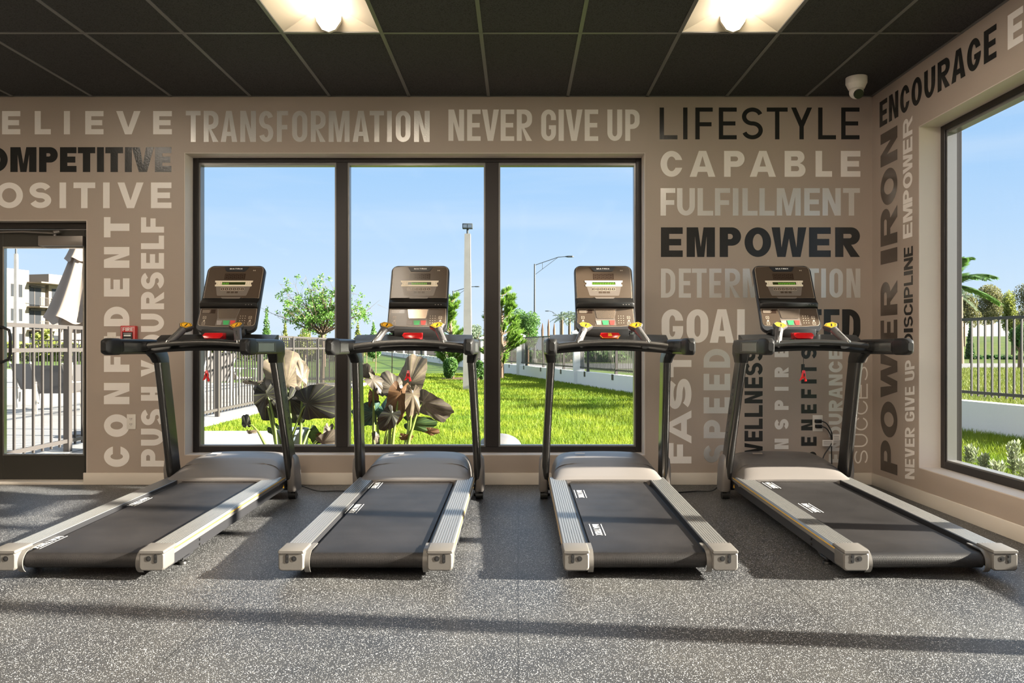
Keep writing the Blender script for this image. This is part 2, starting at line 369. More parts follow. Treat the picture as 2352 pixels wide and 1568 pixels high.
    if ch in 'PR':
        m = h*(.38 if ch == 'P' else .41); r = min((h-m)/2, w*.5)
        br = [(w-r+r*math.cos(math.radians(a)), m+r+r*math.sin(math.radians(a))) for a in range(270, 361, 9)]
        tr = [(w-r+r*math.cos(math.radians(a)), h-r+r*math.sin(math.radians(a))) for a in range(0, 91, 9)]
        ir = max(min(r-t*.85,(h-m-2*t)/2-.0001,w-2*s),.001)
        hole = rrpath(s,m+t,w-s,h-t,ir,ir,8,'1001')
        if ch == 'P': return [[[(0,0),(s,0),(s,m)]+br+tr+[(0,h)], hole]]
        lx = max(w-r-1.0*s, s); 
        return [[[(0,0),(s,0),(s,m),(lx,m),(w-1.12*s,0),(w,0),(max(w-r,lx+.5*s),m)]+br[2:]+tr+[(0,h)], hole]]
    if ch == 'U':
        o = [(0,h)]+[(rx+rx*math.cos(math.radians(a)), ry+ry*math.sin(math.radians(a))) for a in range(180, 271, 9)]
        o += [(w-rx+rx*math.cos(math.radians(a)), ry+ry*math.sin(math.radians(a))) for a in range(270, 361, 9)]+[(w,h),(w-s,h)]
        o += [(w-s-irx+irx*math.cos(math.radians(a)), t+iry+iry*math.sin(math.radians(a))) for a in range(360, 269, -9)]
        o += [(s+irx+irx*math.cos(math.radians(a)), t+iry+iry*math.sin(math.radians(a))) for a in range(270, 179, -9)]+[(s,h)]
        return [[o]]
    if ch == 'C':
        O = cutpath(rrpath(0,0,w,h,rx,ry), h*.65, h*.35); I = cutpath(rrpath(s,t,w-s,h-t,irx,iry), h*.65, h*.35)
        return [[O+I[::-1]]]
    if ch == 'G':
        yb = h*.499
        O = cutpath(rrpath(0,0,w,h,rx,ry), h*.66, yb-.0001); I = cutpath(rrpath(s,t,w-s,h-t,irx,iry), h*.66, yb-t*.9)
        return [[O+[(w,yb),(w*.52,yb),(w*.52,yb-t*.9)]+I[::-1]]]
    if ch == 'S':
        rx = (w-s)/2; ry = (h-t)/4; c = []
        for a in np.linspace(18, 270, 26): c.append((w/2+rx*math.cos(math.radians(a)), h-t/2-ry+ry*math.sin(math.radians(a))))
        for a in np.linspace(82, -162, 26): c.append((w/2+rx*math.cos(math.radians(a)), t/2+ry+ry*math.sin(math.radians(a))))
        L, R = [], []
        for i in range(len(c)):
            p, q = c[max(i-1, 0)], c[min(i+1, len(c)-1)]; dx, dy = q[0]-p[0], q[1]-p[1]; l = math.hypot(dx, dy) or 1
            nx, ny = -dy/l, dx/l; k = (abs(nx)*s+abs(ny)*t)/2/math.sqrt(1) if True else 0
            k = (nx*nx*s+ny*ny*t)/2
            L.append((c[i][0]+nx*k, c[i][1]+ny*k)); R.append((c[i][0]-nx*k, c[i][1]-ny*k))
        return [[L+R[::-1]]]
    return []
def glyph_tris(ch, w, h, s, t):
    vs, fs = [], []
    for poly in glyph(ch, w, h, s, t):
        loops = [[Vector((x, y, 0)) for x, y in lp] for lp in poly]
        n = len(vs)
        for lp in loops: vs += [(p.x, p.y) for p in lp]
        fs += [tuple(n+i for i in tr) for tr in geometry.tessellate_polygon(loops)]
    return vs, fs
ADV = dict(I=.45, L=.85, E=.88, F=.85, M=1.35, W=1.5, T=.95, S=.98, A=1.12, N=1.08, O=1.1, X=1.05)
def natural(word, gap=.18, space=.5):
    """unit letter spans"""
    x = 0; out = []
    for ch in word:
        if ch == ' ': x += space; continue
        a = ADV.get(ch, 1.0) if ch != 'I' else .36
        out.append((ch, x, x+a)); x += a+gap
    T = x-gap
    return [(c, a/T, b/T) for c, a, b in out]
def lettering(name, letters, h, s, t, fn, m, parent=None, shear=0):
    """letters: (char, u0, u1) in metres; fn(u, v) -> 3D"""
    if parent is None:                                # a word on the wall: every letter is a part
        c = fn((letters[0][1]+letters[-1][2])/2, 0); r = empty(name, c)
        for ch, u0, u1 in letters:
            g, tr = glyph_tris(ch, u1-u0, h, s, t)
            mesh('letter', [Vector(fn(u0+x+shear*y, y))-Vector(c) for x, y in g], tr, m, r)
        return r
    vs, fs = [], []
    for ch, u0, u1 in letters:
        g, tr = glyph_tris(ch, u1-u0, h, s, t); n = len(vs)
        vs += [fn(u0+x+shear*y, y) for x, y in g]; fs += [tuple(n+i for i in f) for f in tr]
    return mesh(name, vs, fs, m, parent)

# ---------------------------------------------------------------- room shell
def plane_grid(name, xs, ys, z, m, skip=(), flip=False):
    vs, fs = [], []
    for i in range(len(xs)-1):
        for j in range(len(ys)-1):
            if (i, j) in skip: continue
            n = len(vs); vs += [(xs[i],ys[j],z),(xs[i+1],ys[j],z),(xs[i+1],ys[j+1],z),(xs[i],ys[j+1],z)]
            fs.append((n,n+3,n+2,n+1) if flip else (n,n+1,n+2,n+3))
    return mesh(name, vs, fs, m)
XL, YB = -6.4, -5.4
fl = MB().box((XL-.25, YB-.25, -.12), (XW+.25, YW+.02, 0)).build('floor', 'floor'); tag(fl, kind='structure')
# back wall with window opening and door opening
OX0, OX1, OZ0, OZ1 = wx(423), wx(1482), wz(1046), wz(350.5)
DX0, DX1, DZ = -4.42, wx(200), wz(505)
T = .27
b = MB()
b.box((XL-.25, YW, 0), (DX0, YW+T, ZC+.15)); b.box((DX0, YW, DZ), (DX1, YW+T, ZC+.15)); b.box((DX1, YW, 0), (OX0, YW+T, ZC+.15))
b.box((OX0, YW, 0), (OX1, YW+T, OZ0)); b.box((OX0, YW, OZ1), (OX1, YW+T, ZC+.15)); b.box((OX1, YW, 0), (XW+T, YW+T, ZC+.15))
tag(b.build('wall_back', 'wall'), kind='structure')
RY1, RY0, RZ0, RZ1 = F*XW/920, .35, .238, 2.615
b = MB()
b.box((XW, RY1, 0), (XW+T, YW, ZC+.15)); b.box((XW, RY0, 0), (XW+T, RY1, RZ0)); b.box((XW, RY0, RZ1), (XW+T, RY1, ZC+.15)); b.box((XW, YB-.25, 0), (XW+T, RY0, ZC+.15))
tag(b.build('wall_right', 'wall'), kind='structure')
tag(MB().box((XL-.25, YB, 0), (XL, YW, ZC+.15)).build('wall_left', 'other_wall'), kind='structure')
tag(MB().box((XL-.25, YB-.25, 0), (XW, YB, ZC+.15)).build('wall_rear', 'other_wall'), kind='structure')
# pale drywall returns
e = .006
b = MB(); b.box((OX0, YW+.001, OZ0), (OX0+e, YW+.15, OZ1)); b.box((OX1-e, YW+.001, OZ0), (OX1, YW+.15, OZ1)); b.box((OX0, YW+.001, OZ1-e), (OX1, YW+.15, OZ1)); b.box((OX0, YW+.001, OZ0), (OX1, YW+.15, OZ0+e))
tag(b.build('trim_1', 'reveal'), kind='structure')
b = MB(); b.box((XW+.001, RY1-e, RZ0), (XW+.15, RY1, RZ1)); b.box((XW+.001, RY0, RZ0), (XW+.15, RY0+e, RZ1)); b.box((XW+.001, RY0, RZ1-e), (XW+.15, RY1, RZ1)); b.box((XW+.001, RY0, RZ0), (XW+.15, RY1, RZ0+e))
tag(b.build('trim_2', 'reveal'), kind='structure')
b = MB(); b.box((DX0, YW+.001, DZ-e), (DX1, YW+.09, DZ)); b.box((DX1-e, YW+.001, 0.02), (DX1, YW+.09, DZ)); b.box((DX0, YW+.001, 0.02), (DX0+e, YW+.09, DZ))
tag(b.build('trim_3', 'reveal'), kind='structure')
# baseboards
bh = .094
tag(MB().box((wx(193), YW-.014, 0), (XW, YW, bh)).build('baseboard_back', 'base', bevel=.003), kind='structure')
tag(MB().box((XW-.014, YB, 0), (XW, YW-.014, bh)).build('baseboard_right', 'base', bevel=.003), kind='structure')
tag(MB().box((XL, YW-.014, 0), (DX0, YW, bh)).build('baseboard_left', 'base', bevel=.003), kind='structure')
# ceiling: tiles, grid, recessed fixtures
tw = .6225; x0t = -.233-tw*10; xs = [x0t+tw*i for i in range(16)]; xs = [x for x in xs if x > XL-.25-tw and x < XW+.2]
xs = [max(x, XL-.2) for x in xs]+[XW+.1]
ys = [YW+.1]; y = 4.862
while y > YB: ys.append(y); y -= 1.245
ys.append(YB-.1); ys = ys[::-1]
fx_cells = []
skip = set()
for fxc in (-1.479, 1.011, -3.969, -5.214, -2.724, -.234):
    i = min(range(len(xs)), key=lambda k: abs(xs[k]-fxc))
    for yt in (3.617, 1.127, -.118, -1.363, -2.608, -3.853):  # rows after the first are added out of view to brighten the room
        if yt > 3 and fxc not in (-1.479, 1.011, -3.969): continue
        j = min(range(len(ys)), key=lambda k: abs(ys[k]-yt))
        skip.add((i, j)); fx_cells.append((xs[i], xs[i+1], ys[j], ys[j+1]))
ce = plane_grid('ceiling', xs, ys, ZC, 'ceil', skip, True); tag(ce, kind='structure')
b = MB()
for x in xs[1:-1]: b.box((x-.012, YB, ZC-.004), (x+.012, YW, ZC+.003))
for y in ys[1:-1]:
    b.box((XL, y-.012, ZC-.0045), (XW, y+.012, ZC+.003))
b.box((XL, YW-.02, ZC-.004), (XW, YW, ZC+.003)); b.box((XW-.02, YB, ZC-.004), (XW, YW, ZC+.003))
tag(b.build('trim_4', 'tbar'), kind='structure')
tag(MB().box((XL-.3, YB-.3, ZC+.17), (XW+.3, YW+.3, ZC+.25)).build('trim_5', 'frame_black'), kind='structure')
labels_fx = {0: 'left of the two lit recessed ceiling lights, above the left treadmills', 1: 'right of the two lit recessed ceiling lights, above the right treadmills'}
for n, (a, c, d0, d1) in enumerate(fx_cells):
    lab = 'added recessed ceiling light behind the camera with glowing lens'
    if d1 > 4.5 and a > -2: lab = labels_fx[0 if a < 0 else 1]
    r = empty('recessed_ceiling_light', ((a+c)/2, (d0+d1)/2, ZC), lab, 'ceiling light')
    if 'behind' in lab:
        r['label'] = 'recessed ceiling light with glowing lens, added out of view to brighten the room'; r['group'] = 'added ceiling lights out of view'
    w, l = (c-a)/2-.014, (d1-d0)/2-.014; hh = .10; q = MB()
    out = [(-w,-l,0),(w,-l,0),(w,l,0),(-w,l,0)]; inn = [(-.07,-l+.10,hh),(.07,-l+.10,hh),(.07,l-.10,hh),(-.07,l-.10,hh)]
    q.add(out+inn, [(0,1,5,4),(1,2,6,5),(2,3,7,6),(3,0,4,7),(4,5,6,7)])
    q.build('housing', 'fix_white', r)
    rings = []
    for yy in (-l+.075, l-.075):
        rings.append([(.075*math.cos(math.radians(an)), yy, .095-.115*math.sin(math.radians(an))) for an in range(0, 181, 12)])
    MB().loft(rings).build('lens', 'lens', r, smooth=40)
    for s_, yy in ((-1, -l+.06), (1, l-.06)):
        rg = [[(.086*math.cos(math.radians(an)), y2, .10-.13*math.sin(math.radians(an))) for an in (0, 30, 62, 90, 118, 150, 180)] for y2 in (yy-.012, yy+.012)]
        MB().loft(rg).build('end_cap', 'fix_cap', r)

# windows
def framed(o, axis, a0, a1, z0, z1, f0, mull, fw=.05, dep=.12):
    """axis x: frame in plane y=f0.. ; axis y: in plane x=f0.."""
    def bx(mb, a, c, zz0, zz1, d0, d1):
        if axis == 'x': mb.box((a, d0, zz0), (c, d1, zz1))
        else: mb.box((d0, a, zz0), (d1, c, zz1))
    q = MB(); bx(q, a0, a0+fw, z0, z1, f0, f0+dep); bx(q, a1-fw, a1, z0, z1, f0, f0+dep); bx(q, a0+fw, a1-fw, z0, z0+fw, f0, f0+dep); bx(q, a0+fw, a1-fw, z1-fw*.8, z1, f0, f0+dep)
    q.build('frame', 'bronze', o, bevel=.002, seg=1)
    for m0, m1 in mull:
        q = MB(); bx(q, m0, m1, z0+fw, z1-fw*.8, f0, f0+dep); q.build('mullion', 'bronze', o, bevel=.002, seg=1)
    edges = [a0+fw]+[v for m_ in mull for v in m_]+[a1-fw]
    for k in range(0, len(edges), 2):
        e0, e1 = edges[k], edges[k+1]; st = .022; q = MB()
        g0, g1 = f0+.012, f0+.078
        bx(q, e0, e0+st*.6, z0+fw, z1-fw*.8, g0, g1); bx(q, e1-st*.6, e1, z0+fw, z1-fw*.8, g0, g1); bx(q, e0+st*.6, e1-st*.6, z0+fw, z0+fw+st*.5, g0, g1); bx(q, e0+st*.6, e1-st*.6, z1-fw*.8-st, z1-fw*.8, g0, g1)
        q.build('glazing_stop', 'stop', o)
        gp = f0+.085
        vs = [(e0, gp, z0+fw), (e1, gp, z0+fw), (e1, gp, z1-fw*.8), (e0, gp, z1-fw*.8)]
        if axis == 'y': vs = [(p[1], p[0], p[2]) for p in vs]
        mesh('glass_pane', vs, [(0,1,2,3)], 'glass', o)
w1 = empty('window_1', (0,0,0), kind='structure')
fy = YW+.15
framed(w1, 'x', OX0, OX1, OZ0, OZ1, fy, [(wx(772, fy), wx(798, fy)), (wx(1115, fy), wx(1145, fy))])
w2 = empty('window_2', (0,0,0), kind='structure')
framed(w2, 'y', RY0, RY1, RZ0, RZ1, XW+.15, [(1.45, 1.55), (2.60, 2.72), (3.93, 4.03)], fw=.055)

# door
d = empty('door_1', (0,0,0), kind='structure'); fy = YW+.09
q = MB(); q.box((DX0, fy, 0), (DX0+.05, fy+.12, DZ)); q.box((DX1-.05, fy, 0), (DX1, fy+.12, DZ)); q.box((DX0+.05, fy, DZ-.055), (DX1-.05, fy+.12, DZ))
q.build('door_frame', 'bronze', d, bevel=.002, seg=1)
gx0, gx1, gz0, gz1 = -4.13, -3.475, .212, 1.885; ld = fy+.03
q = MB(); L0, L1 = DX0+.055, DX1-.052
q.box((L0, ld, .02), (gx0, ld+.045, DZ-.06)); q.box((gx1, ld, .02), (L1, ld+.045, DZ-.06)); q.box((gx0, ld, .02), (gx1, ld+.045, gz0)); q.box((gx0, ld, gz1), (gx1, ld+.045, DZ-.06))
q.build('door_leaf', 'door_metal', d, bevel=.002, seg=1)
q = MB(); st = .012
for a in (((gx0, gz0), (gx0+st, gz1)), ((gx1-st, gz0), (gx1, gz1)), ((gx0+st, gz0), (gx1-st, gz0+st)), ((gx0+st, gz1-st), (gx1-st, gz1))): q.box((a[0][0], ld-.004, a[0][1]), (a[1][0], ld+.03, a[1][1]))
q.build('glazing_stop', 'inlay', d)
mesh('glass_pane', [(gx0, ld+.02, gz0), (gx1, ld+.02, gz0), (gx1, ld+.02, gz1), (gx0, ld+.02, gz1)], [(0,1,2,3)], 'glass', d)
q = MB(); q.box((-3.81, ld-.065, 1.885), (-3.455, ld, 1.963)); q.build('door_closer', 'closer', d, bevel=.004)
q = MB(); q.tube([(-3.69, ld-.04, 1.963), (-3.69, ld-.04, 1.985)], .012); q.tube([(-3.69, ld-.04, 1.985), (-3.95, ld-.03, 2.0), (-4.28, ld-.02, 1.995)], .008); q.tube([(-3.69, ld-.06, 1.99), (-3.66, ld-.035, 2.0)], .014)
q.build('closer_arm', 'closer', d, smooth=40)
q = MB(); q.tube([(-4.155, ld, 1.238), (-4.10, ld-.05, 1.24), (-4.045, ld-.055, 1.215), (-4.035, ld-.055, 1.16), (-4.035, ld-.055, 1.03), (-4.045, ld-.055, .985), (-4.10, ld-.05, .962), (-4.155, ld, .964)], .0115, 12)
q.build('pull_handle', 'frame_black', d, smooth=50)
tag(MB().box((DX0, YW-.01, 0), (DX1, YW+.2, .02)).build('trim_6', 'base', bevel=.002), kind='structure')

# ---------------------------------------------------------------- wall words
WY = YW-.0015; WXR = XW-.0015
def back_word(word, spans, y0, y1, s, t, m, label, vert=False, x=None):
    """spans in pixels. horizontal: x-spans, y0..y1 rows. vertical: y-spans (top,bottom), x=(left,right) columns"""
    k = YW/F
    if not vert:
        zb = wz(y1); hh = (y1-y0)*k
        L = [(c, wx(a), wx(b_)) for c, (a, b_) in zip(word, spans)]
        o = lettering('wall_lettering', L, hh, s*k, t*k, lambda u, v: (u, WY, zb+v), m)
    else:
        xr = wx(x[1]); hh = (x[1]-x[0])*k
        L = [(c, wz(b_), wz(a)) for c, (a, b_) in zip(word, spans)]
        o = lettering('wall_lettering', L, hh, s*k, t*k, lambda u, v: (xr-v, WY, u), m)
    return tag(o, label, 'wall lettering')
W_ = 'white_vinyl'; SV = 'silver_vinyl'; BV = 'black_vinyl'
back_word('BELIEVE', [(-72,-28),(5,47),(80,117),(147,161),(196,238),(267,323),(352,395)], 255, 308.5, 14, 12, W_, 'white word BELIEVE, top left on the back wall above the door')
back_word('COMPETITIVE', [(-88,-42),(-38,18),(24,84),(90,133),(138,176),(179,219),(223,239),(242,283),(287,303),(303,354),(356,394)], 338, 395, 17, 14, BV, 'glossy black word COMPETITIVE, under the word BELIEVE')
back_word('POSITIVE', [(-80,-30),(-10,53),(68,118),(137,152),(169,219),(237,252),(270,330),(347,394)], 419, 478, 15, 13, W_, 'white word POSITIVE just above the glass door')
back_word('TNEDIFNOC', [(498.5,545),(567,615),(639,681),(704,749),(772,788),(817,854),(879,928),(951,1003),(1024,1072)], 0, 0, 17, 15, W_, 'white word CONFIDENT running up the wall right of the door', True, (239,297.5))
back_word('FLESRUOYHSUP', [(499,534),(541,572),(581,617),(625,664),(670,710),(720,762),(768,812),(826,865),(888,920),(939,976),(984,1023),(1031,1071)], 0, 0, 13.5, 12, W_, 'white words PUSH YOURSELF running up the wall left of the window', True, (324,377))
back_word('TRANSFORMATION', [(427,461),(468,502),(507,545),(552,588),(595,628),(636,662),(671,706),(714,748),(755,803),(810,848),(849,882),(889,900),(909,943),(951,987)], 254.5, 326, 11.5, 10.5, SV, 'silver word TRANSFORMATION above the left half of the window')
back_word('NEVERGIVEUP', [(1030,1066),(1073,1104),(1107,1146),(1150,1181),(1187,1222),(1243,1277),(1283,1295),(1299,1338),(1343,1374),(1395,1429),(1436,1469)], 251.5, 323.5, 11.5, 10.5, W_, 'white words NEVER GIVE UP above the right half of the window')
back_word('LIFESTYLE', [(1515,1556),(1569,1579),(1597,1637),(1651,1692),(1704,1752),(1761,1809),(1817,1865),(1879,1920),(1932,1974)], 247, 320, 10, 9.5, BV, 'thin black word LIFESTYLE, top right of the back wall')
back_word('CAPABLE', [(1517,1568),(1584,1643),(1663,1710),(1722,1782),(1802,1850),(1873,1911),(1931,1976)], 346.5, 406, 15, 13, W_, 'white word CAPABLE below the word LIFESTYLE')
back_word('FULFILLMENT', [(1517,1551),(1555,1596),(1602,1638),(1642,1677),(1683,1696),(1705,1740),(1744,1779),(1784,1839),(1847,1883),(1889,1931),(1936,1975)], 432, 495, 12.5, 11, SV, 'shiny silver word FULFILLMENT below the word CAPABLE')
back_word('EMPOWER', [(1518,1568),(1577,1642),(1653,1702),(1710,1771),(1772,1852),(1858,1908),(1918,1975)], 522, 590, 19, 15, BV, 'heavy black word EMPOWER on the back wall')
back_word('DETERMINATION', [(1518,1551),(1559,1587),(1589,1623),(1629,1657),(1665,1700),(1706,1752),(1760,1770),(1777,1806),(1812,1847),(1849,1881),(1886,1897),(1905,1936),(1944,1976)], 616.5, 683.5, 11, 10, SV, 'silver word DETERMINATION passing behind the rightmost console')
back_word('GOAL', [(1519.5,1569),(1577,1627),(1630,1686),(1693,1728)], 710, 787, 18, 14, W_, 'white word GOAL left of the rightmost console')
back_word('TED', [(1851,1887),(1892,1928),(1934,1976)], 710, 787, 16, 13.5, BV, 'black letters ending in ED right of the rightmost console')
k_ = dict(vert=True)
back_word('TSAF', [(803,866),(869.5,939),(942,1018),(1017,1064)], 0, 0, 16, 14, W_, 'white word FAST running up beside the window', x=(1533,1588), **k_)
back_word('DEEPS', [(801,844),(858,896),(912,949),(964,1006),(1021,1062)], 0, 0, 14, 13, SV, 'silver word SPEED running up the wall', x=(1616,1677), **k_)
back_word('SSENLLEW', [(801,829),(833,861.5),(865.5,891),(898,926),(930,957),(961,985),(989,1013),(1017,1061)], 0, 0, 9, 8.5, BV, 'dark word WELLNESS running up behind the rightmost treadmill', x=(1710,1751.5), **k_)
back_word('ERIPSNI', [(796,820),(843,866),(888,897),(918.5,941),(962,986),(1007,1031),(1051,1060)], 0, 0, 9, 8, W_, 'small white word INSPIRE running up behind the rightmost treadmill', x=(1779,1811), **k_)
back_word('STIFENEB', [(797,824),(836,859),(871,880.5),(893,914),(928,949),(963,988),(1002.5,1023.6),(1037,1060)], 0, 0, 8.5, 8, BV, 'dark word BENEFITS running up beside the wall outlet', x=(1840,1875.5), **k_)
back_word('ECNARUDNE', [(804,824.6),(829,855),(859.6,885),(889,915),(919,944),(949.5,975),(979,1004),(1010,1036),(1042,1062)], 0, 0, 8, 7.5, SV, 'silver green word ENDURANCE running up right of the wall outlet', x=(1903.5,1935), **k_)
back_word('SSECCUS', [(806,834),(842,874),(881,915),(919,951.6),(958,988),(996,1026),(1034,1064)], 0, 0, 3.2, 3.2, W_, 'thin white word SUCCESS running up beside the room corner', x=(1962,1993), **k_)
def dpx(x): return F*XW/(x-CX)
def right_vert(letters, xa, xb, s, t, m, label, shear=0):
    ya, yb = dpx(xb), dpx(xa); dm = (ya+yb)/2; k = dm/F
    L = [(c, wz(b_, dm), wz(a, dm)) for c, (a, b_) in letters]
    o = lettering('wall_lettering', L, yb-ya, s*k, t*k, lambda u, v: (WXR, ya+v, u), m, shear=shear)
    return tag(o, label, 'wall lettering')
right_vert(list(zip('NORIREWOP', [(299,376),(386,470),(477,562),(572,604),(646,724),(735,788),(811,915),(922,1004),(1013,1085)])), 2023, 2061.5, 24, 17, 'brown_vinyl', 'wide dark brown words POWER IRON running up beside the corner')
right_vert(list(zip('REWOPME', [(271,313),(318,351),(352,396),(396,432),(435,466),(467,509),(513,546)])), 2074.5, 2096, 10, 8.5, W_, 'small white word EMPOWER running up beside the right window')
def spread(word, ybot, ytop, **k):
    return [(c, (ybot+(ytop-ybot)*b_, ybot+(ytop-ybot)*a)) for c, a, b_ in natural(word, **k)]
right_vert(spread('DISCIPLINE', 791, 567, gap=.12), 2076.5, 2097, 6.5, 7, BV, 'small dark word DISCIPLINE running up beside the right window')
right_vert(spread('NEVER GIVE UP', 1097, 824, gap=.12), 2079, 2101, 7, 7.5, W_, 'small white slanted words NEVER GIVE UP running up beside the right window', shear=-.12)
zE = 2.768; hE = .196
L = [(c, dpx(2000+a/3.267), dpx(2000+b_/3.267)) for c, (a, b_) in zip('ENCOURAGE', [(68,125),(138,208),(222,293),(307,385),(402,485),(503,595),(607,712),(724,828),(850,945)])]
y0_ = L[0][1]; L = [(c, y0_-a, y0_-b_) for c, a, b_ in L]
tag(lettering('wall_lettering', L, hE, .048, .036, lambda u, v: (WXR, y0_-u, zE+v), BV), 'glossy dark word ENCOURAGE above the right window', 'wall lettering')
y0_ = dpx(2315)
tag(lettering('wall_lettering', [('E', 0, .135)], hE, .05, .04, lambda u, v: (WXR, y0_-u, zE+v), W_), 'white letter E cut by the upper right edge of the photo', 'wall lettering')

# ---------------------------------------------------------------- small wall things
def plate(label, cat, name, x0, x1, y0, y1):
    r = empty(name, (wx((x0+x1)/2), YW, wz((y0+y1)/2)), label, cat); w, h_ = (x1-x0)*YW/F/2, (y1-y0)*YW/F/2
    MB().box((-w, -.006, -h_), (w, 0, h_)).build('cover_plate', 'white_plastic', r, bevel=.0015); return r
r = plate('white double wall outlet on the word CONFIDENT', 'outlet', 'wall_outlet', 292, 312, 951, 985)
def sockets(r):
    for s_ in (.021, -.021):
        q = MB(); q.box((-.017, -.0085, s_-.014), (.017, -.006, s_+.014)); f = q.build('socket', 'white_plastic', r, bevel=.001)
        q = MB(); q.box((-.008, -.0092, s_-.002), (-.005, -.0085, s_+.008)); q.box((.005, -.0092, s_-.002), (.008, -.0085, s_+.008)); q.box((-.002, -.0092, s_-.010), (.002, -.0085, s_-.006)); q.build('slots', 'outlet_slot', f)
sockets(r)
r = plate('white light switch left of the fire alarm', 'light switch', 'light_switch', 247, 267, 763, 797)
MB().box((-.014, -.011, -.028), (.014, -.006, .028)).build('rocker', 'white_plastic', r, bevel=.002)
r = plate('white wall outlet with two black plugs in it', 'outlet', 'wall_outlet', 1866, 1889, 953, 990); sockets(r)
# fire pull station
fx = wx(300); fz = wz(771)
r = empty('fire_alarm_pull', (fx, YW, fz), 'red FIRE alarm pull station on the wall beside the word PUSH YOURSELF', 'fire alarm')
MB().box((-.058, -.045, -.078), (.058, 0, .078)).build('housing', 'red_paint', r, bevel=.004)
q = MB(); 
for a in ((-.05, .0665, .05, .0685), (-.05, -.07, .05, -.068), (-.05, -.07, -.048, .0685), (.048, -.07, .05, .0685)): q.box((a[0], -.0462, a[1]), (a[2], -.045, a[3]))
q.build('border_line', 'white_print', r)
L = [(c, -.040+a*.08, -.040+b_*.08) for c, a, b_ in natural('FIRE', gap=.2)]
lettering('lettering', L, .026, .006, .005, lambda u, v: (u, -.0463, .036+v), 'white_print', r)
MB().box((-.038, -.052, -.035), (.038, -.045, .028)).build('pull_bar', 'frame_black', r, bevel=.002)
q = MB(); q.box((-.03, -.0535, .016), (.03, -.052, .019)); q.box((-.027, -.0535, -.004), (.027, -.052, .008)); q.box((-.027, -.0535, -.026), (.027, -.052, -.022)); q.build('pull_bar_print', 'white_print', r)

# plugs, cords, tags by the right outlet
def cord(label, pts, r_=.0045, name='power_cord'):
    q = MB(); pts = [Vector(p) for p in pts]; sm = []
    for i in range(len(pts)-1):
        p0, p1, p2, p3 = pts[max(i-1,0)], pts[i], pts[i+1], pts[min(i+2,len(pts)-1)]
        for k in range(8):
            t = k/8; sm.append(.5*((2*p1)+(-p0+p2)*t+(2*p0-5*p1+4*p2-p3)*t*t+(-p0+3*p1-3*p2+p3)*t**3))
    sm.append(pts[-1]); q.tube(sm, r_, 8)
    rt = empty(name, tuple(pts[0]), label, 'power cord'); o = q.build('cable', 'cable', rt, smooth=50); o.location = -pts[0]; return rt
def plug(rt, x, y, s=1):
    p = P(x, y, YW-.03)-Vector(rt.location)
    MB().box((p.x-.016*s, p.y-.012, p.z-.013), (p.x+.034*s, p.y+.018, p.z+.013)).build('plug', 'black_soft', rt, bevel=.004)
c1 = cord('black power cord in the upper socket of the right wall outlet', [P(1884,966,6.05), P(1898,972,6.03), P(1908,988,6.03), P(1911,1003,6.04), P(1910,1030,6.04), P(1911,1075,6.05), P(1914,1108,6.05)]); plug(c1, 1877, 967)
c2 = cord('black power cord in the lower socket of the right wall outlet', [P(1884,978,6.05), P(1897,983,6.03), P(1905,993,6.03), P(1909,1005,6.03), P(1908,1022,6.02), P(1893,1045,6.01), P(1886,1070,6.0), P(1884,1105,6.0)]); plug(c2, 1878, 979)
for (x0, y0, x1, y1, yd, lab, ct) in ((1913,998,1930,1011,6.03,'pale paper tag on the cord, the upper right one',c1), (1889,1010,1914,1024,6.02,'pale paper tag on the cord, the lower left one',c2)):
    a = P(x0,y0,yd)-Vector(ct.location); c_ = P(x1,y1,yd)-Vector(ct.location)
    pp = MB().box((a.x, a.y-.001, c_.z), (c_.x, a.y, a.z)).build('paper_tag', 'paper', ct); pp['label'] = lab
    q = MB()
    for k in range(4): q.box((a.x+.008, a.y-.0016, a.z-.010-k*.008), (c_.x-.01, a.y-.001, a.z-.0125-k*.008))
    q.build('tag_print', 'stucco2', pp)
cord('black power cord on the floor between the two left treadmills', [(wx(678,5.72), 5.72, .07), (wx(695,5.75), 5.75, .05), (wx(730,5.78), 5.78, .01), (wx(780,5.8), 5.8, .006), (wx(830,5.75), 5.75, .006), (wx(860,5.6), 5.6, .03)])
cord('black power cord on the floor between the two right treadmills', [(wx(1540,5.6), 5.6, .03), (wx(1560,5.74), 5.74, .006), (wx(1600,5.79), 5.79, .006), (wx(1635,5.77), 5.77, .012), (wx(1652,5.72), 5.72, .06)])

# ceiling security camera
cd = 5.66; cxx = wx(1967, cd)
r = empty('security_camera', (cxx, cd, ZC-.0045), 'white dome security camera on the ceiling in the corner', 'camera')
def lathe(pr, n=28, mi=0, mb=None, off=(0,0,0)):
    mb = mb or MB(); mb.loft([[(off[0]+rr*math.cos(2*PI*k/n), off[1]+rr*math.sin(2*PI*k/n), off[2]+z) for k in range(n)] for rr, z in pr], mi); return mb
lathe([(.074,0),(.074,-.045),(.071,-.05),(.055,-.085),(.045,-.088)]).build('mount', 'white_plastic', r, smooth=40)
rings = []
for i in range(1, 15):
    a = PI*i/15; rings.append((.05*math.sin(a), -.105+.05*math.cos(a)))
lathe(rings, 24).build('eyeball', 'white_plastic', r, smooth=40)
q = MB(); R_ = Matrix.Rotation(math.radians(-55), 3, 'X')
for rr, z0, z1, nm in ((.034, -.045, -.053, 0),):
    q.loft([[R_ @ Vector((rr*math.cos(2*PI*k/20), rr*math.sin(2*PI*k/20), zz)) + Vector((0,0,-.105)) for k in range(20)] for zz in (-.036, z1)])
q.build('camera_lens', 'black_pl', r, smooth=40)

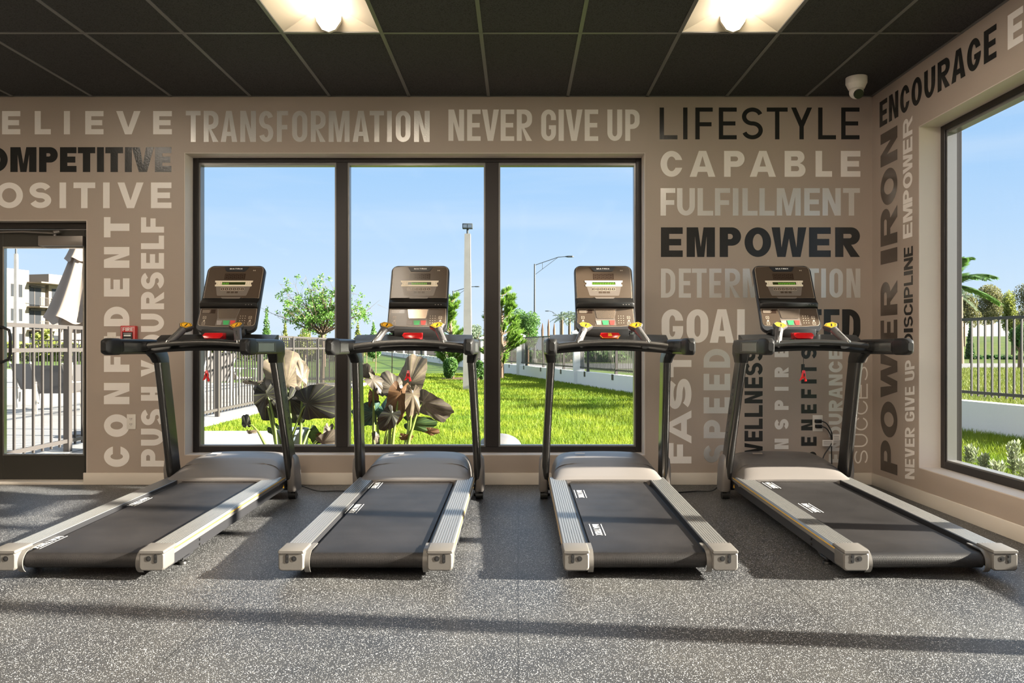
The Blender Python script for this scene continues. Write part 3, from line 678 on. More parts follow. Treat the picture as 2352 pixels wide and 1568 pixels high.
# ---------------------------------------------------------------- treadmill
def make_treadmill(loc, label):
    r = empty('treadmill', loc, label, 'treadmill', 'row of treadmills facing the window')
    # --- side rails with ridged aluminium tops
    for s_ in (-1, 1):
        x0, x1 = .290, .398
        prof = [(x1+.002, .140), (x1+.002, .168), (x1-.004, .178)]
        n = 8; w = (x1-.006-x0)/n
        for k in range(n):
            a = x1-.006-k*w
            prof += [(a, .1785), (a-w*.72, .1785), (a-w*.76, .1745), (a-w*.96, .1745)]
        prof += [(x0, .1785), (x0-.003, .172), (x0-.003, .140)]
        q = MB(); q.loft([[(s_*px, yy, pz) for px, pz in prof] for yy in (.07, 1.80)]); rail = q.build('side_rail', 'rail', r)
        q = MB(); xx = s_*(x1+.002); q.box((xx, .10, .1615), (xx+s_*.0012, 1.86, .1665)); q.build('pinstripe', 'yellow_line', rail)
        MB().box((s_*.2842, .07, .139), (s_*.2868, 1.80, .1768)).build('inner_edge', 'frame_black', rail)
        q = MB(); xx = s_*(x1+.0025); q.box((xx, .10, .142), (xx+s_*.001, 1.86, .159)); q.build('edge_strip', 'rail_side', rail)
        # steel side beam
        q = MB(); q.box((s_*.335, .08, .084), (s_*.392, 1.95, .140)); q.box((s_*.280, .08, .11), (s_*.335, 1.95, .138))
        fr = q.build('side_beam', 'frame_black', r, bevel=.003, seg=1)
        if True:
            q = MB(); yy = 1.84; xx = s_*.3925; q.add([(xx, yy, .095), (xx, yy+.03, .095), (xx, yy+.015, .122)], [(0,1,2)]); q.build('warning_label', 'yellow', fr)
            for zz in (.098, .122): MB().tube([(s_*.39, .42, zz), (s_*.397, .42, zz)], .006, 8).build('bolt', 'hole', fr)
        # bracket + levelling foot at the rear
        q = MB(); q.loft([[(xx, .20, .07), (xx, .44, .07), (xx, .38, .03), (xx, .25, .03)] for xx in (s_*.345, s_*.375)])
        q.box((s_*.335, .25, .03), (s_*.385, .33, .04)); q.build('foot_bracket', 'frame_black', r, bevel=.002, seg=1)
        q = MB(); lathe([(.008,.035),(.008,.016),(.022,.014),(.026,.006),(.026,0)], 18, 0, q, (s_*.36, .29, 0)); q.build('levelling_foot', 'black_soft', r, smooth=40)
        # rear end cap
        cw = .118; cxm = s_*.3435
        rings = []
        for yy, g in ((.0, .006), (.006, 0), (.105, 0)):
            rings.append([(cxm+px, yy, .133+pz) for px, pz in rrect(cw-2*g, .088-2*g, .016-g*.5, 4)])
        q = MB(); q.loft(rings)
        q.loft([[(cxm+px, yy, .1765+pz) for px, pz in rrect(cw+.004-1.4*g, .017-.8*g, .0075-g*.5, 4)] for yy, g in ((-.003, .007), (.003, 0), (.125, 0))])
        cap = q.build('rear_end_cap', 'cap', r, smooth=40)
        q = MB(); h1 = cxm-s_*.014; h2 = cxm+s_*.018
        q.tube([(h1, -.0012, .146), (h1, .004, .146)], .0125, 16); cp = q.build('adjuster_hole', 'hole', cap)
        q = MB(); q.loft([[(h2+px, yy, .146+pz) for px, pz in rrect(.016, .042, .0079, 5)] for yy in (-.0012, .004)]); q.build('adjuster_slot', 'hole', cap)
        q = MB(); q.tube([(h1, -.0018, .146), (h1, .004, .146)], .006, 12); q.tube([(h2, -.0018, .135), (h2, .004, .135)], .005, 10); q.tube([(h2, -.0018, .157), (h2, .004, .157)], .005, 10); q.build('adjuster_bolt', 'frame_black', cap)
        # curved roller guard
        q = MB(); rg = []
        for an in range(-60, 111, 10):
            a = math.radians(an); rg.append((.075-.062*math.cos(a), .118+.055*math.sin(a)))
        ring = rg+[(y_+.006, z_-.002) for y_, z_ in rg[::-1]]
        q.loft([[(xx, yy, zz) for yy, zz in ring] for xx in (s_*.262, s_*.288)]); q.box((s_*.262, .07, .168), (s_*.289, .17, .173)); q.build('roller_guard', 'cap', r, smooth=40)
    # belt + rollers
    q = MB(); pr = [(1.80, .160), (.075, .160)]
    for an in range(90, 271, 12):
        a = math.radians(an); pr.append((.062+.036*math.cos(a), .124+.036*math.sin(a)))
    pr += [(1.80, .088)]
    q.loft([[(xx, yy, zz) for yy, zz in pr] for xx in (-.262, .262)]); belt = q.build('running_belt', 'belt', r, smooth=30)
    q = MB(); q.box((-.29, .10, .10), (.29, 1.85, .145)); q.build('running_deck', 'frame_black', r)
    for k_, (cx_, cy_) in enumerate(r_belt):
        g = MB(); hl = .115
        L = [(c, cy_-hl+.006+a*(2*hl-.012), cy_-hl+.006+b_*(2*hl-.012)) for c, a, b_ in natural('MATRIX', gap=.15)]
        # reads along the belt: letter tops toward +x
        top = cx_+.017
        o = lettering('belt_logo', [(c, a, b_) for c, a, b_ in L], .034, .0075, .0065, lambda u, v: (cx_-.017+v, 2*cy_-u, .1606), 'white_print', belt)
        q = MB(); 
        for xx in (cx_-.034, cx_+.028): q.add([(xx, cy_-hl, .1606), (xx+.004, cy_-hl, .1606), (xx+.004, cy_+hl, .1606), (xx, cy_+hl, .1606)], [(0,1,2,3)])
        me = o.data; bm = bmesh.new(); bm.from_mesh(me); vs_ = [bm.verts.new(v) for v in q.v]
        for f in q.f: bm.faces.new([vs_[i] for i in f])
        bmesh.ops.recalc_face_normals(bm, faces=bm.faces); bm.to_mesh(me); bm.free()
    # --- motor hood (height field with rounded shoulders)
    yA, yB = 1.70, 2.29; nx, ny = 44, 59; vs, fs = [], []
    def hz(y):
        pts = [(1.70,.180),(1.74,.198),(1.85,.240),(1.95,.277),(1.985,.288),(2.02,.293),(2.12,.302),(2.22,.303),(2.27,.285),(2.29,.20)]
        for (a, za), (b_, zb) in zip(pts, pts[1:]):
            if y <= b_: t = (y-a)/(b_-a); return za+(zb-za)*t
        return .2
    def hw(y): t = min(1, max(0, (y-1.70)/.30)); return .404-.040*t
    for j in range(ny+1):
        y = yA+(yB-yA)*(j/ny); w = hw(y); z = hz(y)
        for i in range(nx+1):
            u = -1+2*i/nx; uu = math.copysign(1-(1-abs(u))**1.6, u)
            f_ = max(0, 1-abs(uu)**9)**.5
            base = .135; vs.append((uu*w, y+.03*(abs(uu)**3)*(1 if y > 1.9 else 0)*-1, base+(z-base)*f_*(1-.06*uu*uu)))
    for j in range(ny):
        for i in range(nx):
            a = j*(nx+1)+i; fs.append((a, a+1, a+nx+2, a+nx+1))
    n0 = len(vs)
    for i in range(nx+1): vs.append((vs[i][0], yA, .13))
    for i in range(nx): fs.append((n0+i, n0+i+1, i+1, i))
    hood = mesh('motor_hood', vs, fs, 'hood', r, 40)
    # sloped apron lip over the belt
    q = MB(); rings = []
    for yy, hw_, zt in ((1.70, .262, .166), (1.712, .268, .180), (1.75, .276, .192), (1.82, .262, .214)):
        rings.append([(-hw_, yy, .162), (hw_, yy, .162), (hw_, yy, zt-.006), (hw_-.012, yy, zt), (-hw_+.012, yy, zt), (-hw_, yy, zt-.006)])
    q.loft(rings); q.build('hood_lip', 'hood', r, smooth=50)
    q = MB(); q.add([(-.20, 2.05, .3015), (-.13, 2.05, .3015), (-.125, 2.085, .306), (-.195, 2.085, .306)], [(0,1,2,3)]); bd = q.build('hood_badge', 'con_line', hood)
    bd.location = (0, 0, .004)
    q = MB(); q.box((-.36, 1.72, .07), (.36, 2.27, .14)); q.build('motor_tray', 'frame_black', r, bevel=.01)
    # --- uprights
    for s_ in (-1, 1):
        rings = []
        for zz, yc, xc in ((.09, 1.975, .424), (.25, 1.925, .418), (.45, 1.865, .411), (.65, 1.80, .403), (.85, 1.735, .395), (1.01, 1.68, .388)):
            ring = []
            dep, wid = .150, .052
            for an in range(0, 181, 20):
                a = math.radians(an+180); ring.append((xc*s_+wid/2*math.cos(a), yc-dep/2+.03+.03*math.sin(a), zz))
            ring += [(xc*s_+wid/2, yc+dep/2-.012, zz), (xc*s_+wid/2-.01, yc+dep/2, zz), (xc*s_-wid/2+.01, yc+dep/2, zz), (xc*s_-wid/2, yc+dep/2-.012, zz)]
            rings.append(ring)
        up = MB().loft(rings).build('upright', 'upright', r, smooth=30)
        # lettering on the outer side face, following the lean
        def um(u, v, s_=s_):
            t = u; zz = .42+t*.42; yc = 1.865+(zz-.45)*(-.325); xc = .411-(zz-.45)*.04
            return (s_*(xc+.0268), yc+.02+v-.018, zz)
        if s_ < 0: L = [(c, a, b_) for c, a, b_ in natural('MATRIX', gap=.55)]; fn = um
        else:
            L = [(c, a, b_) for c, a, b_ in natural('MATRIX', gap=.55)]; fn = lambda u, v: um(1-u, v)
        lettering('upright_lettering', L, .036, .013, .005, fn, 'frame_black', up)
        # base cover
        rings = []
        for zz, w_, d_, yc in ((.055, .055, .15, 1.985), (.07, .062, .17, 1.98), (.22, .062, .17, 1.955), (.29, .052, .13, 1.945), (.325, .03, .08, 1.94)):
            rings.append([(s_*(.452-.031+w_/2*0)+px*1.0+s_*.012*(zz < .3), yc+py, zz) for px, py in rrect(w_, d_, min(.02, w_/2-.002), 4)])
        cov = MB().loft(rings).build('upright_base_cover', 'hood', r, smooth=40)
        q = MB()
        q.tube([(s_*.405, 1.945, .028), (s_*.455, 1.945, .028)], .028, 18); q.build('transport_wheel', 'black_soft', r, smooth=40)
        q = MB(); q.box((s_*.40, 1.92, .03), (s_*.425, 2.10, .08)); q.box((s_*.30, 2.04, .045), (s_*.42, 2.10, .085)); q.build('base_frame', 'frame_black', r, bevel=.004)
        q = MB(); lathe([(.012,.05),(.012,.02),(.025,.015),(.025,0)], 16, 0, q, (s_*.405, 2.07, 0)); q.build('front_foot', 'black_soft', r, smooth=40)
        # handrail
        xc = .412; rings = []
        for yy, w_, h_, zc in ((1.70,.055,.072,1.085),(1.66,.060,.092,1.083),(1.56,.060,.098,1.083),(1.12,.058,.096,1.083)):
            rings.append([(s_*xc+px, yy, zc+pz) for px, pz in rrect(w_, h_, .014, 4)])
        hr = MB().loft(rings).build('handrail', 'black_pl', r, smooth=40)
        q = MB(); 
        for xx in (xc-.0305, xc+.0295): q.box((s_*xx, 1.18, 1.0552), (s_*(xx+.0012), 1.4895, 1.1048))
        q.build('grip_inlay', 'inlay', hr)
        q = MB()
        for xx, w_ in ((xc-.0315, .0015), (xc+.0302, .0015)):
            for z0, z1 in ((1.105, 1.112), (1.048, 1.055)): q.box((s_*xx, 1.16, z0), (s_*(xx+w_), 1.52, z1))
            q.box((s_*xx, 1.49, 1.0552), (s_*(xx+w_), 1.52, 1.1048))
        q.build('inlay_surround', 'upright', hr)
        rings = []
        for yy, w_, h_ in ((1.14,.062,.102),(1.05,.062,.102),(1.015,.052,.084),(.997,.03,.05)):
            rings.append([(s_*xc+px, yy, 1.083+pz) for px, pz in rrect(w_, h_, min(.016, w_/2-.003), 4)])
        MB().loft(rings).build('handrail_end', 'black_soft', hr, smooth=40)
        q = MB(); rings = []
        for zz, yc, d_, w_, xo in ((.975, 1.69, .15, .06, .390), (1.01, 1.675, .17, .066, .395), (1.035, 1.655, .20, .07, .402), (1.09, 1.65, .18, .064, .408), (1.125, 1.66, .13, .05, .41)):
            rings.append([(s_*xo+px, yc+py, zz) for px, py in rrect(w_, d_, .018, 4)])
        q.loft(rings); q.build('upright_collar', 'black_pl', r, smooth=40)
        # bar socket
        q = MB(); q.tube([(s_*.385, 1.42, 1.084), (s_*.352, 1.42, 1.086)], [.030, .025], 18); q.build('bar_socket', 'black_soft', r, smooth=40)
    # --- curved grip bar
    pts = [(-.36+.72*k/24, 1.42+.02*(1-(abs(-1+k/12))**2), 1.086+.026*(1-(abs(-1+k/12))**2)) for k in range(25)]
    MB().tube(pts, .0185, 16).build('grip_bar', 'upright', r, smooth=50)
    # --- console tray
    rings = []
    for k in range(-10, 11):
        u = k/10; x = u*.395; e_ = .022*(1-u*u); back = 1.84-.10*u*u
        dip = .020*(1-u**4)
        rings.append([(x, 1.46, 1.035+e_), (x, 1.452, 1.05+e_), (x, 1.47, 1.078+e_*.8), (x, 1.56, 1.10+e_*.8-dip), (x, back-.10, 1.135+e_*.5-dip*1.2), (x, back-.04, 1.162+e_*.3), (x, back, 1.164+e_*.3), (x, back, 1.10), (x, 1.62, 1.045+e_)])
    MB().loft(rings).build('console_tray', 'black_pl', r, smooth=45)
    # stop button
    q = MB(); rings = []
    q.loft([[(-.062, 1.575, 1.128), (.062, 1.575, 1.128), (.068, 1.585, 1.128), (-.068, 1.585, 1.128)][:4], [(-.070, 1.60, 1.172), (.070, 1.60, 1.172), (.070, 1.66, 1.172), (-.070, 1.66, 1.172)]]) if False else q.add(
        [(-.052,1.572,1.138),(.052,1.572,1.138),(.070,1.588,1.158),(-.070,1.588,1.158),(-.060,1.605,1.176),(.060,1.605,1.176),(.060,1.68,1.178),(-.060,1.68,1.178),(-.055,1.68,1.12),(.055,1.68,1.12)],
        [(0,1,2,3),(3,2,5,4),(4,5,6,7),(0,3,4,7,8),(1,9,6,5,2),(8,9,1,0),(7,6,9,8)])
    sb = q.build('stop_button', 'stop_red', r, bevel=.003)
    q = MB(); q.box((-.075, 1.56, 1.115), (.075, 1.66, 1.133)); q.build('stop_button_base', 'frame_black', r, bevel=.004)
    if r_flag:
        q = MB(); n_ = Vector((0,-.85,.53))*.0012
        def on(x, t): # on lower face
            return (x, 1.572+.016*t-.0012, 1.138+.020*t+.0005)
        q.add([on(-.049,.06), on(.049,.06), on(.046,.16), on(-.046,.16)], [(0,1,2,3)])
        q.add([on(-.052,.05), on(-.069,.95), on(-.062,.95), on(-.045,.05)], [(0,1,2,3)]); q.add([on(.052,.05), on(.069,.95), on(.062,.95), on(.045,.05)], [(0,1,2,3)])
        def on2(x, t): return (x, 1.588+.017*t-.0012, 1.158+.018*t+.0012)
        for k in range(4): q.add([on2(-.012+k*.006, .3), on2(-.008+k*.006, .3), on2(-.008+k*.006, .85), on2(-.012+k*.006, .85)], [(0,1,2,3)])
        q.add([on(-.014,.75), on(.014,.75), on2(.012,.4), on2(-.012,.4)], [(0,1,2,3)])
        q.build('stop_button_print', 'yellow', sb)
    # --- quick control stalks
    for s_ in (-1, 1):
        q = MB(); q.tube([(s_*.228, 1.437, 1.105), (s_*.216, 1.462, 1.125), (s_*.195, 1.51, 1.165), (s_*.180, 1.545, 1.195)], [.021, .024, .024, .026], 14)
        st = q.build('control_stalk', 'hood_dark', r, smooth=45)
        cen = Vector((s_*.168, 1.562, 1.222)); nn = Vector((-s_*.12, -.62, .77)).normalized(); ax = Vector((1, 0, 0)); ax = (ax-nn*ax.dot(nn)).normalized(); ay = nn.cross(ax)
        def dia(sc, off): return [cen+nn*off+(ax*a*s_+ay*b_)*sc for a, b_ in ((-.052, .000), (-.012, -.034), (.034, -.020), (.046, .012), (.020, .034), (-.030, .026))]
        q = MB(); q.loft([dia(.62, -.040), dia(1.0, -.012), dia(1.0, 0), dia(.93, .006)]); hd = q.build('control_head', 'hood_dark', st, smooth=35)
        q = MB(); d1 = dia(.84, .0068); q.add(d1, [tuple(range(6))]); q.build('control_label', 'yellow', st)
        q = MB(); d0 = dia(.72, .0074); d2 = dia(.62, .0074)
        q.add(d0+d2, [(i, (i+1) % 6, 6+(i+1) % 6, 6+i) for i in range(6)])
        c0 = cen+nn*.0076; q.add([c0-ax*.004-ay*.016, c0+ax*.004-ay*.016, c0+ax*.012+ay*.014, c0+ax*.003+ay*.014], [(0,1,2,3)]); q.build('control_label_print', 'hole', st)
        q = MB(); a0 = Vector((s_*.213, 1.452, 1.142)); a1 = Vector((s_*.190, 1.497, 1.184)); q.tube([a0, a1], .0055, 6); q.build('stalk_contact', 'inlay', st)
        q = MB(); q.tube([(s_*.231, 1.432, 1.098), (s_*.226, 1.442, 1.112)], [.0225, .0225], 14); q.build('stalk_base', 'inlay', st, smooth=40)
    # --- console
    up_ = Vector((0, .436, .90)).normalized(); nf = Vector((0, -up_.z, up_.y)); org = Vector((0, 1.815, 1.185)); Hc = .532
    def cp(x, v, n=0): return org+Vector((x, 0, 0))+up_*v+nf*n
    def outline(w_, h_, r_, n_):
        pts = []
        for px, pv in rrect(w_, h_, r_, 6): 
            pv += h_/2; top = .010*(1-(2*px/w_)**2) if pv > h_*.7 else 0
            pts.append((px, pv+top))
        return pts
    o1 = outline(.418, Hc, .045, 6); o2 = outline(.35, Hc-.08, .04, 6)
    q = MB(); rings = []
    for n_, sc in ((-.062, .82), (-.045, .95), (-.02, 1.0), (.004, 1.0), (.010, .985)):
        rings.append([cp(px*sc, Hc/2+(pv-Hc/2)*sc, n_) for px, pv in o1])
    con = MB().loft(rings).build('console', 'con_body', r, smooth=40)
    vf = lambda f: Hc*(1-f)                       # photo fraction from top -> height on the console
    def quad(name, pts, m_, n_=.011, thick=.0, parent=con):
        q = MB()
        if thick: q.loft([[cp(x*.2, vf(v), n_) for x, v in pts], [cp(x*.2, vf(v), n_+thick) for x, v in pts]])
        else: q.add([cp(x*.2, vf(v), n_) for x, v in pts], [tuple(range(len(pts)))])
        return q.build(name, m_, parent)
    def rc(a, b_, c, d_): return [(a, d_), (b_, d_), (b_, c), (a, c)]
    # main faces
    arc_ = [(-.96+.06, .028), ] 
    up_face = [(-.97,.50),(.97,.50),(.97,.075),(.955,.045),(.91,.026),(.50,.010),(0,.004),(-.50,.010),(-.91,.026),(-.955,.045),(-.97,.075)]
    quad('upper_display_face', [(x*1.012, v+(.003 if v > .4 else -.003)) for x, v in up_face], 'con_line', .0104)
    quad('upper_display_face', up_face, 'con_face', .0108, .0006)
    quad('badge', [(-.45,.022),(.45,.022),(.35,.085),(.31,.094),(-.31,.094),(-.35,.085)][::-1], 'con_body', .0115, .003)
    L = [(c, -.046+a*.092, -.046+b_*.092) for c, a, b_ in natural('MATRIX', gap=.3)]
    lettering('badge_lettering', L, .011, .0028, .0024, lambda u, v: cp(u, vf(.062)+v, .0149), 'white_print', con)
    quad('status_mark', [(.62,.065),(.66,.075),(.70,.065),(.70,.085),(.66,.075),(.62,.085)][::-1], 'con_line', .0118)
    quad('segment_display', rc(-.37,.37,.125,.215), 'seg', .0118)
    q = MB()
    for k in range(5):
        x0 = -.34+k*.14; 
        for a_ in ((x0,x0+.10,.137,.142),(x0,x0+.10,.168,.173),(x0,x0+.10,.199,.204),(x0,x0+.012,.137,.204),(x0+.088,x0+.10,.137,.204)):
            q.add([cp(x*.2, vf(v), .0121) for x, v in rc(*a_)], [(0,1,2,3)])
    q.build('segment_digits', 'con_face', con)
    quad('keypad_zone', [(-.62,.32),(-.53,.455),(-.50,.468),(.50,.468),(.53,.455),(.62,.32)][::-1][::-1], 'con_panel', .0117)
    quad('lcd_frame', [(-.68,.236),(.68,.236),(.67,.262),(.62,.265),(.62,.295),(.66,.300),(.65,.325),(-.65,.325),(-.66,.300),(-.62,.295),(-.62,.265),(-.67,.262)][::-1], 'lcd_frame', .012, .001)
    quad('lcd_display', rc(-.42,.42,.258,.300), 'lcd', .0132)
    q = MB()
    for k in range(r_lcd[1]):
        x0 = -.40+(k+r_lcd[0])*.062; h1 = .268 if (k*7) % 3 else .264
        for a_ in ((x0,x0+.008,h1,.294),(x0+.03,x0+.038,.272,.294),(x0,x0+.038,.290,.294),(x0,x0+.036,.275,.279)):
            q.add([cp(x*.2, vf(v), .0135) for x, v in rc(*a_)], [(0,1,2,3)])
    q.build('lcd_characters', 'lcd_text', con)
    q = MB()
    for sx in (-1, 1):
        for k in range(4):
            for x0 in (.47, .56): q.add([cp(sx*(x0+.006)*.2+dx, vf(.262+k*.012)+dv, .0134) for dx, dv in ((-.0018,-.001),(.0018,-.001),(.0018,.001),(-.0018,.001))], [(0,1,2,3)])
    q.build('lcd_frame_print', 'hole', con)
    for k in range(6):
        x0 = -.42+k*.139
        kb = quad('program_button', rc(x0,x0+.128,.345,.388), 'con_line', .0122)
        quad('program_button_face', rc(x0+.010,x0+.118,.350,.383), 'seg', .0126, parent=con)
        quad('program_button_icon', [(x0+.045,.373),(x0+.083,.373),(x0+.09,.366),(x0+.064,.359),(x0+.038,.366)], 'con_line', .013, parent=con)
    for k in range(3):
        x0 = -.20+k*.14; quad('small_button', rc(x0+.01,x0+.125,.402,.430), 'con_face', .0122)
    quad('lip', [(-.36,.492),(.36,.492),(.27,.528),(-.27,.528)][::-1], 'con_panel', .012, .004)
    # tablet shelf
    q = MB(); sh = [(.500,.010),(.520,.018),(.585,.040),(.610,.050),(.615,.050),(.655,.034),(.66,.010)]
    q.loft([[cp(x, vf(v), n_*k_) for v, n_ in sh] for x, k_ in ((-.203,.75),(-.185,1),(.185,1),(.203,.75))]); shf = q.build('tablet_shelf', 'black_pl', con, smooth=30)
    q = MB()
    for x in (.125, .145, .165): q.add([cp(x+dx, vf(.634)+dv, .0435) for dx, dv in ((-.004,-.003),(.004,-.003),(.004,.003),(-.004,.003))], [(0,1,2,3)])
    q.build('shelf_port', 'hood', con)
    low = [(-.97,.665),(-.985,.86),(-.97,.895),(-.92,.912),(-.5,.924),(0,.928),(.5,.924),(.92,.912),(.97,.895),(.985,.86),(.97,.665)]
    quad('lower_control_face', [(x*1.012, v+(.004 if v > .8 else -.003)) for x, v in low], 'con_line', .0104)
    quad('lower_control_face', low, 'con_face', .0108, .0006)
    quad('control_center', [(-.40,.668),(-.35,.80),(-.38,.915),(.36,.915),(.32,.80),(.40,.668)], 'con_panel', .0117)
    quad('pocket', [(-.36,.674),(-.31,.795),(-.28,.812),(.28,.812),(.31,.795),(.36,.674)], 'pocket', .0119, .0015)
    quad('info_label', rc(-.94,-.46,.678,.735), 'seg', .0119)
    q = MB()
    for k in range(4): q.add([cp(x*.2, vf(v), .0122) for x, v in rc(-.92,-.62-.04*(k % 2),.686+k*.012,.690+k*.012)], [(0,1,2,3)])
    q.build('info_label_print', 'con_line', con)
    for (a_, b_, c_, m_) in ((-.35,-.16,'grey_key','btn_grey'),(-.13,.10,'start_key','btn_green'),(.12,.31,'stop_key','btn_red')):
        kk = quad(c_, [(a_,.842),(b_,.842),(b_-.03,.905),(a_+.03,.905)][::-1], m_, .012, .0012)
    q = MB()
    for i in range(3):
        for j in range(4):
            x, v = .45+i*.085, .775+j*.034
            q.add([cp(x*.2+dx, vf(v)+dv, .0121) for dx, dv in ((-.0026,-.0026),(.0026,-.0026),(.0026,.0026),(-.0026,.0026))], [(0,1,2,3)])
    q.build('number_keypad', 'con_line', con)
    for sx, nm in ((-1, 'incline_keys'), (1, 'speed_keys')):
        q = MB()
        for v in (.778, .865):
            a0, a1 = (sx*.80-.055), (sx*.80+.055)
            for a_ in ((a0,a1,v,v+.004),(a0,a1,v+.036,v+.04),(a0,a0+.012,v,v+.04),(a1-.012,a1,v,v+.04),(sx*.80-.02,sx*.80+.02,v+.017,v+.023)):
                q.add([cp(x*.2, vf(vv), .0121) for x, vv in rc(*a_)], [(0,1,2,3)])
        q.add([cp((sx*.80+dx)*.2, vf(.85+dv), .0121) for dx, dv in ((-.04,.005),(.04,.005),(.03,-.02),(-.02,-.012))], [(0,1,2,3)])
        q.build(nm, 'con_line', con)
    q = MB(); q.box((-.15, 1.77, 1.12), (.15, 1.86, 1.205)); q.tube([(-.17, 1.83, 1.185), (.17, 1.83, 1.185)], .02, 12); q.build('console_neck', 'black_pl', r, bevel=.004)
    # safety cord
    if r_cord:
        xo = r_cord; q = MB(); q.tube([(xo, 1.47, 1.075), (xo, 1.462, 1.03), (xo-.002, 1.46, .92)], .0017, 6); sc = q.build('safety_cord', 'cable', r)
        q = MB(); q.loft([[(xo-.012, 1.452, .875), (xo+.008, 1.452, .878), (xo+.010, 1.468, .878), (xo-.012, 1.468, .875)], [(xo-.014, 1.45, .895), (xo+.012, 1.45, .898), (xo+.012, 1.47, .898), (xo-.014, 1.47, .895)], [(xo-.007, 1.453, .93), (xo+.007, 1.453, .93), (xo+.007, 1.467, .93), (xo-.007, 1.467, .93)]])
        q.loft([[(xo-.028, 1.455, .862), (xo-.012, 1.455, .868), (xo-.012, 1.465, .868), (xo-.028, 1.465, .862)], [(xo-.012, 1.455, .90), (xo-.002, 1.455, .90), (xo-.002, 1.465, .90), (xo-.012, 1.465, .90)]])
        q.loft([[(xo+.006, 1.455, .855), (xo+.020, 1.455, .86), (xo+.020, 1.465, .86), (xo+.006, 1.465, .855)], [(xo, 1.455, .90), (xo+.01, 1.455, .90), (xo+.01, 1.465, .90), (xo, 1.465, .90)]])
        q.build('clip', 'stop_red', sc, bevel=.002)
        q = MB(); q.box((xo-.004, 1.449, .89), (xo+.004, 1.452, .91)); q.build('clip_spring', 'hole', sc)
    # the deck falls slightly towards its rear end
    for ch in r.children:
        if ch.name.split('.')[0] in ('side_rail', 'side_beam', 'rear_end_cap', 'roller_guard', 'running_belt', 'running_deck'):
            for ob in [ch]+list(ch.children):
                for v in ob.data.vertices:
                    if v.co.y < 1.75: v.co.z -= .042*(1-v.co.y/1.75)
    return r
Y0 = 3.58
def local_on_belt(px_, py_, xc):
    d_ = F*(H-.16)/(py_-CY)
    for _ in range(6): d_ = F*(H-.16+.042*max(0, 1-(d_-Y0)/1.75))/(py_-CY)
    return ((px_-CX)*d_/F-xc, d_-Y0)
specs = [(-2.035, 'treadmill at the far left, next to the glass door', [(110,1245),(318,1152)], 0, (0, 4), .013),
         (-.705, 'treadmill second from the left, standing before the middle window pane', [(815,1168),(871,1106)], 0, (2, 9), -.008),
         (.613, 'treadmill third from the left with yellow hand sign on its red stop button', [(1333,1134),(1372,1216)], 1, (0, 13), 0),
         (1.905, 'treadmill at the right in front of the wall of words, nearest the room corner', [(1862,1166),(1755,1104)], 0, (3, 10), -.05)]
for xc, lab, logos, r_flag, r_lcd, r_cord in specs:
    r_belt = [local_on_belt(a, b_, xc) for a, b_ in logos]
    r_belt = [(x, min(y, 1.62)) for x, y in r_belt]
    make_treadmill((xc, Y0, 0), lab)

# ---------------------------------------------------------------- outdoors
WALL = [(7.3, 3.0), (6.8, 7.8), (6.22, 10.97), (2.94, 19.8), (0, 32.4), (-6.9, 62), (-12.5, 86), (-29.8, 160)]
def wall_x(y):
    for (a, ya), (b_, yb) in zip(WALL, WALL[1:]):
        if y <= yb: return a+(b_-a)*(y-ya)/(yb-ya)
    return WALL[-1][0]
def gz(x, y):
    g = -.12
    if y > 58 and x > 8: g += 2.4*min(1, (y-58)/27)**1.2*min(1, (x-8)/22)
    return g
def ground(name, xs_, ys_, keep, m):
    vs = [(x, y, gz(x, y)) for y in ys_ for x in xs_]; fs = []; n = len(xs_)
    for j in range(len(ys_)-1):
        for i in range(n-1):
            if keep((xs_[i]+xs_[i+1])/2, (ys_[j]+ys_[j+1])/2): a = j*n+i; fs.append((a, a+1, a+n+1, a+n))
    return tag(mesh(name, vs, fs, m, smooth=True), kind='structure')
gx = [-160,-120,-90,-60,-40,-30,-20,-14,-10,-7]+[x*.5 for x in range(-13, 15)]+[7.5,8,9,10,12,15,20,30,45,70,100,160]
gy = [-30,-15,-8,-4,0,2,4,5,6.3]+[7+.5*k for k in range(28)]+[21.5,23,25,27,29,31,34,37,40,41.9,56.1,57.9,60,63,66,70,74,78,82,86,95,120,170,300]
inside = lambda x, y: x < XW+.28 and y < 6.4
behind = lambda x, y: x > wall_x(y)+.05
ground('lawn', gx, gy, lambda x, y: not inside(x, y) and not behind(x, y), 'grass')
ground('field', gx, gy, lambda x, y: behind(x, y), 'rough').location.z = -.001
tag(MB().loft([[(-1.9,42.5,z_),(200,42.5,z_),(200,56,z_),(-5.0,56,z_)] for z_ in (-.15,-.085)]).build('road', 'road'), kind='structure')
tag(MB().box((-60, YW+T+.01, -.14), (-4.70, 24.1, -.02)).box((-60, 24.1, -.14), (-15, 39.2, -.02)).build('pool_deck', 'deck'), kind='structure')
tag(MB().box((-4.70, YW+T+.01, -.13), (-2.85, 10.3, -.03)).build('walkway', 'deck'), kind='structure')
tag(MB().box((XW+T+.005, -5, -.13), (XW+.9, 6.3, -.11)).build('planting_bed', 'mulch'), kind='structure')
tag(MB().box((-2.84, YW+T+.01, -.13), (6.0, 8.1, -.11)).build('planting_bed', 'mulch'), kind='structure')

